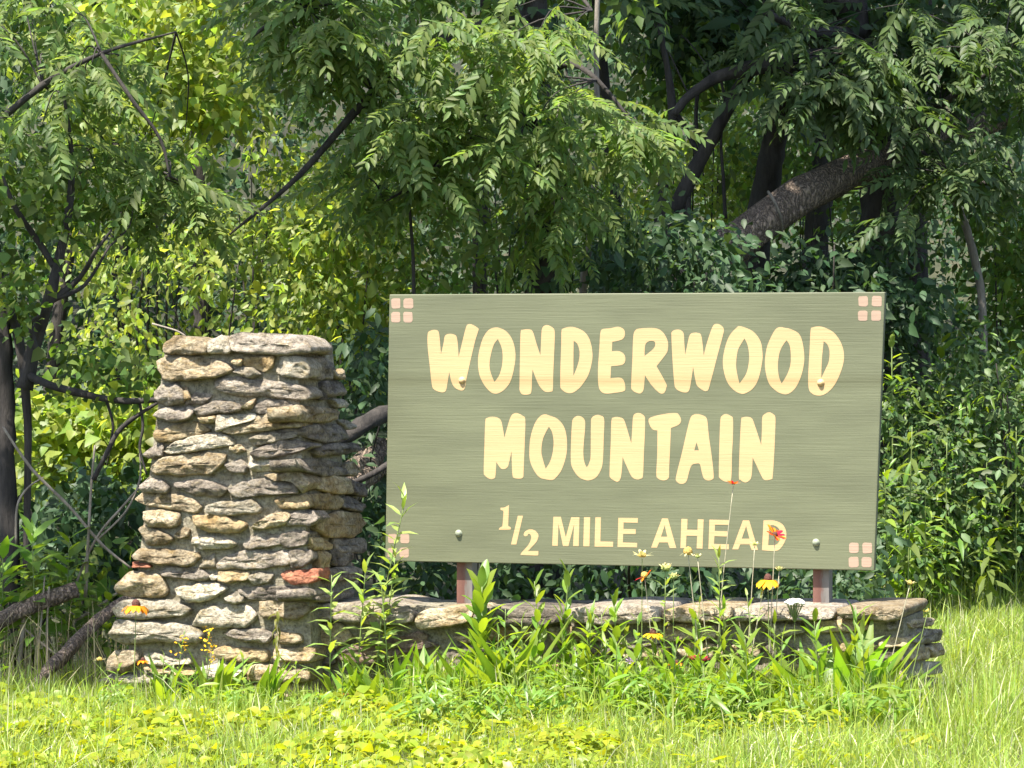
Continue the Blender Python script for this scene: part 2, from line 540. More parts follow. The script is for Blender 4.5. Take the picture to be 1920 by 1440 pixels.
M['petal_straw'] = leaf_mat('straw petal', (0.62, 0.56, 0.28), (0.6, 0.55, 0.2), 0.3, 0.2, 0.02, 0.2, 0.6, 1)
M['flower_centre'] = plain_mat('dark flower centre', (0.09, 0.03, 0.018), 0.8, 200, 0.4, 0.8)
M['flower_gold'] = plain_mat('tan seed centre', (0.46, 0.30, 0.07), 0.8, 200, 0.4, 0.8)
M['flower_green'] = plain_mat('green bud centre', (0.32, 0.36, 0.10), 0.8, 200, 0.3, 0.8)

# ------------------------------------------------------------------ ground
def tree_line(x):
    return 18.5 + 1.1 * np.clip(x, -4.0, 5.0)


def behind(x, y):
    return y - tree_line(x)


def ground_z(x, y):
    w = behind(x, y)
    h = np.clip(w - 9.0, 0, None)
    return np.where(h > 0, 0.42 * h - 0.42 * 4 * (1 - np.exp(-h / 4)), 0.0) - 0.10


gx = np.concatenate([np.linspace(-90, -10, 20)[:-1], np.linspace(-10, 10, 61), np.linspace(10, 90, 20)[1:]])
gy = np.concatenate([np.linspace(-60, 4, 16)[:-1], np.linspace(4, 40, 91), np.linspace(40, 110, 30)[1:]])
GX, GY = np.meshgrid(gx, gy)
GZ = ground_z(GX, GY)
nx, ny = len(gx), len(gy)
Vg = np.stack([GX.ravel(), GY.ravel(), GZ.ravel()], 1)
ii = (np.arange(ny - 1)[:, None] * nx + np.arange(nx - 1)[None]).ravel()
Qg = np.stack([ii, ii + 1, ii + nx + 1, ii + nx], 1)
m, nt, nd, lk, b = new_mat('soil and leaf litter')
tc = nd.new("ShaderNodeTexCoord")
n1 = nd.new("ShaderNodeTexNoise"); n1.inputs["Scale"].default_value = 2.5; n1.inputs["Detail"].default_value = 9
lk.new(tc.outputs["Object"], n1.inputs[0])
r = ramp(nd, [(0.3, (0.016, 0.016, 0.008)), (0.55, (0.035, 0.038, 0.014)), (0.75, (0.065, 0.055, 0.028))])
lk.new(n1.outputs[0], r.inputs[0]); lk.new(r.outputs[0], b.inputs["Base Color"])
b.inputs["Roughness"].default_value = 0.95
bp = nd.new("ShaderNodeBump"); bp.inputs["Strength"].default_value = 0.7; bp.inputs["Distance"].default_value = 0.1
lk.new(n1.outputs[0], bp.inputs["Height"]); lk.new(bp.outputs[0], b.inputs["Normal"])
ground = tag(link('ground', mesh_np('ground', Vg, Qg, True), None, m), kind='structure')

# ------------------------------------------------------------------ the painted sign
YS = 15.2
SX = (1190 - CX) / F * YS
ORG = Vector((SX, YS, 0))                   # ground point under the sign
RZ = -ANG


def local(p, org):
    d = Vector(p) - org
    return Vector((d.dot(U), -d.dot(N), d.z))


sign = thing('roadside_sign', 'sage green wooden sign with cream WONDERWOOD MOUNTAIN lettering on two posts',
             'sign', ORG, RZ)
TH = 0.036


def sgn(px, py, off=0.0):
    return local(on_plane(px, py, ORG + N * off, N), ORG)


def prism(front, d, bevel=0.0):
    """slab from a front outline (local x, y, z) going back by d"""
    n = len(front)
    V = [tuple(p) for p in front] + [(p[0], p[1] + d, p[2]) for p in front]
    Fc = [tuple(range(n))[::-1], tuple(range(n, 2 * n))]
    for i in range(n):
        j = (i + 1) % n
        Fc.append((i, j, n + j, n + i))
    return V, Fc


def add_bevel(o, w, seg=2):
    md = o.modifiers.new('bevel', 'BEVEL'); md.width = w; md.segments = seg; md.limit_method = 'ANGLE'
    return o


c4 = [sgn(730, 552), sgn(1659.5, 547.5), sgn(1639, 1070), sgn(722, 1052)]
V, Fc = prism(c4, TH)
board = link('board', mesh_py('board', V, Fc), sign, M['sign_green'])
add_bevel(board, 0.004)


def plate(outline, holes, name, mat, parent, h=0.0009, fn=sgn):
    """flat painted shape standing a hair proud of the board"""
    rings = [outline] + holes
    P = [[fn(p[0], p[1]) for p in r_] for r_ in rings]
    tri = tessellate_polygon([[Vector((q.x, q.z, 0)) for q in r_] for r_ in P])
    flat = [q for r_ in P for q in r_]
    V = [(q.x, q.y - h, q.z) for q in flat] + [(q.x, q.y + 0.001, q.z) for q in flat]
    nn = len(flat)
    Fc = []
    for t in tri:
        a, b_, c = (flat[k] for k in t)
        up = (b_.x - a.x) * (c.z - a.z) - (b_.z - a.z) * (c.x - a.x)
        Fc.append(tuple(t) if up > 0 else tuple(t[::-1]))
    s = 0
    for r_ in P:
        k = len(r_)
        for i in range(k):
            j = (i + 1) % k
            Fc.append((s + i, s + j, nn + s + j, nn + s + i))
        s += k
    return link(name, mesh_py(name, V, Fc), parent, mat)


Z1 = 1920 / 220.0
ZA, ZB, ZC, ZD = (790, 595), (1010, 595), (1180, 595), (1380, 595)
ZE, ZF, ZG = (890, 760), (1060, 760), (1250, 760)
HAND = [
 (ZA, [[(105,270),(150,220),(230,205),(285,245),(305,400),(322,612,1),(365,420),(385,310),(440,272),(530,280),(585,345),(612,652,1),(660,450),(730,170),(770,115),(830,118),(930,180),(930,230),(870,430),(740,1000),(725,1110),(690,1190),(620,1190),(540,1140),(490,1040),(458,890,1),(430,1060),(405,1190),(360,1228),(280,1215),(200,1170),(170,1080),(140,800),(105,480)]]),
 (ZA, [[(1200,168),(1290,178),(1400,240),(1490,370),(1538,560),(1530,760),(1470,1020),(1390,1150),(1290,1230),(1200,1248),(1120,1210),(1020,1090),(950,930),(928,720),(950,540),(1010,340),(1100,210)],
       [(1253,355,1),(1310,480),(1332,620),(1320,800),(1270,960),(1195,1058,1),(1140,920),(1115,780),(1140,600),(1190,440)]]),
 (ZB, [[(-295,260),(-260,205),(-140,200),(-90,250),(-35,430),(30,625,1),(45,300),(55,190),(90,140),(150,128),(230,170),(262,230),(262,400),(240,900),(232,1180),(200,1215),(130,1222),(70,1190),(-10,1080),(-100,850,1),(-110,1000),(-118,1200),(-150,1258),(-260,1262),(-308,1200),(-312,1100),(-305,700)]]),
 (ZB, [[(375,230),(400,185),(520,155),(640,180),(760,250),(840,380),(880,580),(870,740),(810,950),(700,1120),(600,1210),(520,1242),(440,1225),(370,1170),(355,1100),(358,800),(370,450)],
       [(572,385,1),(630,430),(668,540),(665,680),(620,840),(568,960,1)]]),
 (ZB, [[(1010,260),(1045,195),(1170,180),(1300,155),(1390,195),(1412,270),(1390,340),(1330,375),(1205,402,1),(1198,555,1),(1320,555),(1400,610),(1418,700),(1370,775),(1185,800,1),(1175,998,1),(1330,988),(1395,1040),(1418,1160),(1390,1210),(1250,1235),(1100,1248),(1020,1210),(980,1110),(972,850),(995,500)]]),
 (ZC, [[(65,320),(95,220),(160,185),(360,173),(480,195),(570,270),(630,400),(630,520),(600,600),(445,800,1),(600,1080),(605,1150),(575,1230),(520,1248),(450,1200),(350,1090),(255,945,1),(235,1170),(190,1240),(130,1238),(50,1190),(32,1100),(50,700)],
       [(250,635,1),(252,520),(270,430),(330,388),(410,395),(425,450),(390,520)]]),
 (ZC, [[(690,300),(700,235),(760,203),(840,210),(890,270),(900,420),(915,612,1),(960,400),(985,300),(1030,258),(1120,255),(1180,310),(1218,627,1),(1270,420),(1360,160),(1420,108),(1490,125),(1545,190),(1530,300),(1450,600),(1310,1130),(1270,1200),(1220,1200),(1120,1130),(1085,1040),(1045,810,1),(1010,1050),(980,1190),(930,1230),(840,1215),(760,1160),(735,1060),(705,650)]]),
 (ZD, [[(60,145),(180,180),(300,250),(400,390),(432,560),(430,720),(370,1000),(280,1160),(160,1240),(80,1250),(-45,1180),(-155,1030),(-215,760),(-180,500),(-105,300),(10,170)],
       [(140,345,1),(190,450),(215,600),(210,750),(165,930),(57,1085,1),(22,940),(2,780),(25,560),(75,450)]]),
 (ZD, [[(730,160),(800,172),(900,195),(1030,270),(1090,420),(1118,640),(1100,830),(1040,1030),(960,1170),(860,1250),(770,1255),(660,1205),(540,1080),(485,880),(475,700),(510,480),(590,290),(660,185)],
       [(828,375,1),(880,460),(898,620),(890,780),(840,930),(747,1088,1),(700,960),(685,780),(710,590),(760,470)]]),
 (ZD, [[(1222,210),(1260,165),(1350,148),(1450,168),(1600,250),(1710,400),(1765,580),(1755,760),(1680,980),(1580,1150),(1450,1260),(1340,1280),(1250,1250),(1190,1160),(1185,900),(1205,550)],
       [(1435,390,1),(1500,450),(1532,560),(1520,720),(1460,860),(1395,995,1),(1405,700)]]),
 (ZE, [[(175,270),(200,210),(280,188),(370,200),(430,250),(460,370),(488,532,1),(540,340),(590,190),(640,135),(700,128),(780,170),(828,235),(820,600),(800,1100),(795,1170),(750,1200),(650,1190),(620,1140),(610,950),(605,745,1),(560,950),(530,1020),(460,1045),(410,1010),(355,925,1),(340,1150),(315,1198),(250,1205),(170,1150),(150,1080),(160,700)]]),
 (ZE, [[(1140,148),(1230,170),(1350,220),(1450,330),(1500,480),(1512,680),(1490,860),(1420,1060),(1340,1170),(1270,1222),(1160,1210),(1060,1175),(970,1060),(905,900),(897,720),(915,520),(980,310),(1060,190)],
       [(1215,352,1),(1265,430),(1292,580),(1280,760),(1235,920),(1163,1040,1),(1120,900),(1092,760),(1110,580),(1160,450)]]),
 (ZF, [[(110,300),(130,220),(190,175),(260,185),(315,240),(325,350),(300,650),(295,800),(310,920),(350,1010),(395,930),(415,820),(420,300),(435,205),(500,160),(570,165),(635,225),(630,500),(615,900),(580,1060),(500,1180),(400,1225),(320,1220),(220,1170),(130,1050),(92,920),(95,600)]]),
 (ZF, [[(755,250),(790,200),(850,190),(930,210),(970,260),(1030,450),(1080,627,1),(1095,400),(1110,190),(1150,135),(1220,128),(1285,170),(1305,230),(1300,500),(1285,800),(1270,1150),(1230,1200),(1170,1212),(1090,1170),(1020,1030),(938,845,1),(925,1050),(905,1190),(860,1250),(800,1230),(735,1180),(725,1080),(745,600)]]),
 (ZF, [[(1362,240),(1420,190),(1600,145),(1800,125),(1860,160),(1895,250),(1850,320),(1728,370,1),(1715,700),(1700,1000),(1695,1170),(1660,1215),(1600,1228),(1520,1200),(1490,1120),(1505,800),(1508,410,1),(1440,400),(1390,340)]]),
 (ZG, [[(385,220),(430,160),(500,143),(590,165),(660,230),(690,500),(740,850),(770,1150),(750,1210),(680,1230),(615,1200),(580,1110),(545,965),(480,955),(410,980),(370,1080),(330,1230),(280,1280),(210,1280),(155,1230),(160,1140),(250,780),(330,430)],
       [(490,605,1),(530,738,1),(452,738,1)]]),
 (ZG, [[(880,240),(910,170),(970,143),(1050,175),(1085,230),(1085,500),(1070,800),(1058,1190),(1020,1240),(950,1245),(870,1190),(855,1110),(865,600)]]),
 (ZG, [[(1220,240),(1245,200),(1320,188),(1395,215),(1440,320),(1500,500),(1548,652,1),(1560,400),(1565,200),(1610,140),(1680,115),(1750,150),(1780,210),(1775,450),(1760,800),(1735,1160),(1710,1210),(1600,1220),(1540,1130),(1470,980),(1408,855,1),(1395,1100),(1370,1210),(1290,1262),(1210,1220),(1183,1150),(1200,600)]]),
]
for (ox, oy), rings in HAND:
    rr = [[(ox + q[0] / Z1, oy + q[1] / Z1) for q in smooth_poly(g_, 4)] for g_ in rings]
    plate(rr[0], rr[1:], 'letter', M['sign_cream'], sign)

PRINT = [
 ((920, 930), 9.6, [[(178,212,1),(250,205),(325,165,1),(330,172,1),(315,540,1),(352,560),(365,585),(355,606,1),(150,608,1),(155,580),(212,545,1),(232,300),(222,264,1),(180,250,1)]]),
 ((920, 930), 9.6, [[(490,355,1),(582,355,1),(462,873,1),(368,873,1)]]),
 ((920, 930), 9.6, [[(595,690),(620,640),(700,601),(790,618),(850,680),(858,740),(820,830),(740,920),(672,990,1),(860,990,1),(858,1050,1),(840,1070),(700,1068),(545,1062,1),(552,1025),(680,880),(730,760),(720,700),(690,680),(672,690),(665,710),(630,725),(605,712)]]),
 ((1020, 950), 9.6, [[(170,182,1),(303,182,1),(393,550,1),(492,190,1),(638,190,1),(625,710,1),(525,710,1),(543,310,1),(440,710,1),(343,710,1),(262,310,1),(248,708,1),(148,702,1)]]),
 ((1020, 950), 9.6, [[(722,190,1),(832,190,1),(818,713,1),(708,713,1)]]),
 ((1020, 950), 9.6, [[(925,192,1),(1025,192,1),(1015,628,1),(1245,632,1),(1243,722,1),(912,718,1)]]),
 ((1020, 950), 9.6, [[(1340,202,1),(1690,205,1),(1688,290,1),(1432,285,1),(1430,402,1),(1652,406,1),(1650,495,1),(1425,492,1),(1420,645,1),(1677,652,1),(1675,732,1),(1325,725,1)]]),
 ((1210, 955), 6.857, [[(215,117,1),(290,118,1),(398,498,1),(315,498,1),(290,425,1),(178,425,1),(150,492,1),(75,492,1)], [(250,205,1),(283,352,1),(202,352,1)]]),
 ((1210, 955), 6.857, [[(465,122,1),(542,125,1),(538,262,1),(672,265,1),(675,128,1),(750,130,1),(735,505,1),(660,502,1),(668,342,1),(528,338,1),(522,500,1),(452,498,1)]]),
 ((1210, 955), 6.857, [[(825,132,1),(1082,138,1),(1078,202,1),(895,198,1),(893,278,1),(1055,284,1),(1053,350,1),(888,345,1),(883,445,1),(1075,450,1),(1073,515,1),(812,508,1)]]),
 ((1210, 955), 6.857, [[(1255,142,1),(1335,142,1),(1448,523,1),(1370,523,1),(1340,450,1),(1220,450,1),(1195,515,1),(1118,515,1)], [(1297,215,1),(1340,378,1),(1240,378,1)]]),
 ((1210, 955), 6.857, [[(1520,143,1),(1650,143),(1760,190),(1812,290),(1800,400),(1740,500),(1670,535),(1500,525,1)], [(1595,210,1),(1650,205),(1710,240),(1738,310),(1728,400),(1680,455),(1580,462,1)]]),
]
for (ox, oy), z, rings in PRINT:
    rr = [[(ox + q[0] / z, oy + q[1] / z) for q in smooth_poly(g_, 3)] for g_ in rings]
    name = 'fraction_slash' if rings[0][0][:2] == (490, 355) else ('numeral' if ox == 920 else 'letter')
    plate(rr[0], rr[1:], name, M['sign_cream'], sign)

SQ = [((700, 530), 3.556, [(120,182,105,172),(202,267,105,172),(120,180,195,265),(200,262,195,265)]),
      ((1180, 530), 3.556, [(1528,1592,90,158),(1617,1683,88,158),(1525,1588,186,254),(1613,1678,186,254)]),
      ((1200, 880), 3.2, [(1255,1312,440,502),(1335,1393,440,504),(1253,1312,525,588),(1330,1390,527,588)]),
      ((700, 880), 3.556, [(98,158,430,492),(180,241,430,494),(95,155,524,586),(175,236,522,588)])]
for (ox, oy), z, sq in SQ:
    for x0, x1, y0, y1 in sq:
        x0, x1, y0, y1 = ox + x0 / z, ox + x1 / z, oy + y0 / z, oy + y1 / z
        e = 4.0
        o_ = []
        for (cx_, cy_, a0) in ((x1 - e, y0 + e, -90), (x1 - e, y1 - e, 0), (x0 + e, y1 - e, 90), (x0 + e, y0 + e, 180)):
            for k in range(4):
                a_ = math.radians(a0 + k * 30)
                o_.append((cx_ + e * math.cos(a_) + random.uniform(-.4, .4), cy_ + e * math.sin(a_) + random.uniform(-.4, .4)))
        plate(o_, [], 'corner_square', M['sign_pink'], sign)


def lathe(profile, sides=14):
    """profile (radius, height) turned about z"""
    V, T = [], []
    for r_, h_ in profile:
        for j in range(sides):
            a_ = 2 * math.pi * j / sides
            V.append((r_ * math.cos(a_), r_ * math.sin(a_), h_))
    for i in range(len(profile) - 1):
        for j in range(sides):
            k = (j + 1) % sides
            T.append((i * sides + j, i * sides + k, (i + 1) * sides + k, (i + 1) * sides + j))
    T.append(tuple(range((len(profile) - 1) * sides, len(profile) * sides)))
    return V, T


for px, py, mt in ((866.5, 713, 'bolt_cream'), (1539, 717.5, 'bolt_cream'), (860, 1000, 'bolt'), (1530, 1017, 'bolt')):
    Vb, Tb = lathe([(0.0165, 0), (0.0165, 0.004), (0.0140, 0.0045), (0.0132, 0.0085), (0.010, 0.0125), (0.004, 0.0145)])
    p_ = sgn(px, py)
    me = mesh_py('bolt_head', Vb, Tb, True)
    me.transform(Matrix.Rotation(math.radians(90), 4, 'X'))
    o = link('bolt_head', me, sign, M[mt]); o.location = p_

m, nt, nd, lk, b = new_mat('rusting galvanised steel')
tc = nd.new("ShaderNodeTexCoord"); sp = nd.new("ShaderNodeSeparateXYZ"); lk.new(tc.outputs["Object"], sp.inputs[0])
mp = nd.new("ShaderNodeMapping"); mp.inputs["Scale"].default_value = (1, 1, 0.25); lk.new(tc.outputs["Object"], mp.inputs[0])
n1 = nd.new("ShaderNodeTexNoise"); n1.inputs["Scale"].default_value = 45; n1.inputs["Detail"].default_value = 6
lk.new(mp.outputs[0], n1.inputs[0])
n2 = nd.new("ShaderNodeMath"); n2.operation = 'MULTIPLY_ADD'; n2.inputs[1].default_value = 0.06
lk.new(n1.outputs[0], n2.inputs[0]); lk.new(sp.outputs[0], n2.inputs[2])
rr = ramp(nd, [(0.0, (0.19, 0.085, 0.06)), (0.6, (0.12, 0.05, 0.036)), (0.72, (0.13, 0.115, 0.10)), (1.0, (0.16, 0.145, 0.13))])
mr = nd.new("ShaderNodeMapRange"); mr.inputs["From Min"].default_value = -0.02; mr.inputs["From Max"].default_value = 0.06
lk.new(n2.outputs[0], mr.inputs[0]); lk.new(mr.outputs[0], rr.inputs[0]); lk.new(rr.outputs[0], b.inputs["Base Color"])
b.inputs["Roughness"].default_value = 0.65
bp = nd.new("ShaderNodeBump"); bp.inputs["Strength"].default_value = 0.25; bp.inputs["Distance"].default_value = 0.01
lk.new(n1.outputs[0], bp.inputs["Height"]); lk.new(bp.outputs[0], b.inputs["Normal"])
M['steel'] = m
for x0, x1, y0 in ((856, 885, 1137), (1524, 1554, 1133)):
    a_ = sgn(x0, 1100, -TH); c_ = sgn(x1, 1100, -TH)
    w_ = c_.x - a_.x; yb = a_.y + 0.004
    # channel: front web with two flanges running back
    t_ = 0.007
    cross = [(0, 0), (w_, 0), (w_, 0.075), (w_ - t_, 0.075), (w_ - t_, t_), (t_, t_), (t_, 0.075), (0, 0.075)]
    V = [(x - w_ / 2, y, 0.05) for x, y in cross] + [(x - w_ / 2, y, 1.66) for x, y in cross]
    n_ = len(cross)
    Fc = [tuple(range(n_))[::-1], tuple(range(n_, 2 * n_))] + [(i, (i + 1) % n_, n_ + (i + 1) % n_, n_ + i) for i in range(n_)]
    o = link('post', mesh_py('post', V, Fc), sign, M['steel'])
    o.location = ((a_.x + c_.x) / 2, yb, 0)

# ------------------------------------------------------------------ stonework
def stone(poly, p0, n, prot, root, org, mat, back=0.12, nring=38, seed=0, name='stone', rough=1.0, flat=0.0):
    """one rough stone: traced outline on a face plane, pushed out of the mortar by prot"""
    pts = 0.28 * smooth_poly(poly, 5) + 0.72 * smooth_poly([(q[0], q[1], 1) for q in poly], 5)
    P3 = [on_plane(x, y, p0 + n * (prot * 0.55), n) - n * (prot * 0.55) for x, y in pts]
    L = [local(p, org) for p in P3]
    nl = Vector((n.dot(U), -n.dot(N), n.z)).normalized()
    e1 = Vector((0, 0, 1)).cross(nl)
    e1 = (e1 if e1.length > 0.1 else Vector((1, 0, 0))).normalized()
    e2 = nl.cross(e1)
    c = sum(L, Vector()) / len(L)
    A = np.array([((q - c).dot(e1), (q - c).dot(e2)) for q in L])
    # even spacing round the outline
    seg = np.linalg.norm(np.roll(A, -1, 0) - A, axis=1)
    s = np.concatenate([[0], np.cumsum(seg)]); tt = np.linspace(0, s[-1], nring, endpoint=False)
    B = np.concatenate([A, A[:1]])
    A = np.stack([np.interp(tt, s, B[:, 0]), np.interp(tt, s, B[:, 1])], 1)
    hw = max(1e-3, np.ptp(A[:, 0]) / 2); hh = max(1e-3, np.ptp(A[:, 1]) / 2)
    mid = (A.max(0) + A.min(0)) / 2
    rings = []
    k = min(hh, 0.05)
    levels = [(-back, 0.10 * k), (0.0, 0.02 * k), (0.45 * prot, -0.05 * k), (0.82 * prot, -0.05 * k), (0.98 * prot, 0.05 * k),
              (1.02 * prot, 0.18 * k), (1.02 * prot, 0.36 * k), (1.03 * prot, 0.56 * k), (1.0 * prot, 0.78 * k)]
    V, g = [], random.Random(seed)
    sd = Vector((g.uniform(0, 50), g.uniform(0, 50), g.uniform(0, 50)))
    crest = g.uniform(-0.65, 0.05)
    for li, (d, ins) in enumerate(levels):
        for q in A:
            r_ = q - mid
            f = np.array([max(0.0, 1 - ins / hw), max(0.0, 1 - ins / hh)])
            if li == len(levels) - 1:
                f = np.array([max(0.0, 1 - ins / hw) * 0.8, max(0.0, 1 - ins / hh) * 0.6])
            xy = mid + r_ * f
            v = (xy[1] - mid[1]) / hh                       # -1 bottom .. 1 top
            dd = d
            if li >= 2:
                slope = (max(0.0, v - crest) * 0.40 + max(0.0, crest - v) * 0.22) * (1 - flat)
                dd = d - prot * slope * (0.35 if li == 2 else 1.0)
            pos = c + e1 * xy[0] + e2 * xy[1] + nl * dd
            if li >= 1:
                h1 = noise.fractal(pos * 14.0 + sd, 0.8, 2.1, 5)
                h2 = abs(noise.noise(pos * 48.0 + sd))
                h3 = noise.voronoi(pos * 16.0 + sd)[0][0]
                amp = (0.011 * h1 - 0.009 * h2 + 0.030 * (h3 - 0.35)) * rough
                pos = pos + nl * amp + (e1 * r_[0] / hw + e2 * r_[1] / hh) * (0.006 * h1 * rough)
                st = noise.noise(Vector((sd.x, sd.y, pos.z * 42.0)) + pos * 5)   # bedding layers
                pos = pos + nl * (0.006 * st * rough)
            V.append(pos - c)
    nr = nring
    Fc = []
    for i in range(len(levels) - 1):
        for j in range(nr):
            kx = (j + 1) % nr
            Fc.append((i * nr + j, i * nr + kx, (i + 1) * nr + kx, (i + 1) * nr + j))
    V.append(sum(V[-nr:], Vector()) / nr)
    top = len(V) - 1
    b0 = (len(levels) - 1) * nr
    for j in range(nr):
        Fc.append((b0 + j, b0 + (j + 1) % nr, top))
    # outline direction may run either way: make it face outwards
    area = sum(A[i][0] * A[(i + 1) % nr][1] - A[(i + 1) % nr][0] * A[i][1] for i in range(nr))
    if area < 0:
        Fc = [f[::-1] for f in Fc]
    o = link(name, mesh_py(name, V, Fc, True), root, mat)
    o.location = c
    return o


KEY = dict(T='stone_tan', P='stone_purple', W='stone_pale', D='stone_dark', O='stone_ochre', B='stone_brick', K='stone_pink')

# pillar frame
PORG = ORG - U * 1.78
PF0 = ORG + N * 0.42                       # point on the stones' front plane
pillar = thing('stone_pillar', 'tapering pillar of rough flat fieldstones in mortar, left of the sign', 'pillar',
               Vector((PORG.x, PORG.y, 0)), RZ)


def pf(px, py, off=0.0):
    return on_plane(px, py, PF0 + N * off, N)


ct, cb = pf(563, 640), pf(600, 1290)
RN = (cb - ct).cross(-N).normalized()
if RN.dot(U) < 0:
    RN = -RN
# mortar core
fr = [pf(310, 648, -.022), pf(556, 642, -.022), pf(594, 1300, -.022), pf(218, 1300, -.022)]
bk = [p - N * (0.46 if i < 2 else 0.66) for i, p in enumerate(fr)]
fr[2].z = fr[3].z = bk[2].z = bk[3].z = -0.3
L8 = [local(p, PORG) for p in fr + bk]


def grid_box(L8, n=18, amp=0.008, seed=3):
    """box given by eight corners with lumpy faces"""
    quads = [(0, 1, 2, 3), (5, 4, 7, 6), (4, 0, 3, 7), (1, 5, 6, 2), (4, 5, 1, 0)]
    V, Fc = [], []
    for q in quads:
        A, B, C, D = (L8[k] for k in q)
        nn_ = (B - A).cross(D - A).normalized()
        s = len(V)
        for i in range(n + 1):
            for j in range(n + 1):
                u, v = j / n, i / n
                p = (A * (1 - u) + B * u) * (1 - v) + (D * (1 - u) + C * u) * v
                edge = min(u, 1 - u, v, 1 - v)
                if edge > 0.001:
                    p = p - nn_ * (amp * noise.fractal(p * 9 + Vector((seed, 0, 0)), 1, 2, 4))
                V.append(p)
        for i in range(n):
            for j in range(n):
                a_ = s + i * (n + 1) + j
                Fc.append((a_, a_ + n + 1, a_ + n + 2, a_ + 1))
    return V, Fc


V, Fc = grid_box(L8)
link('mortar_core', mesh_py('mortar_core', V, Fc, True), pillar, M['mortar'])

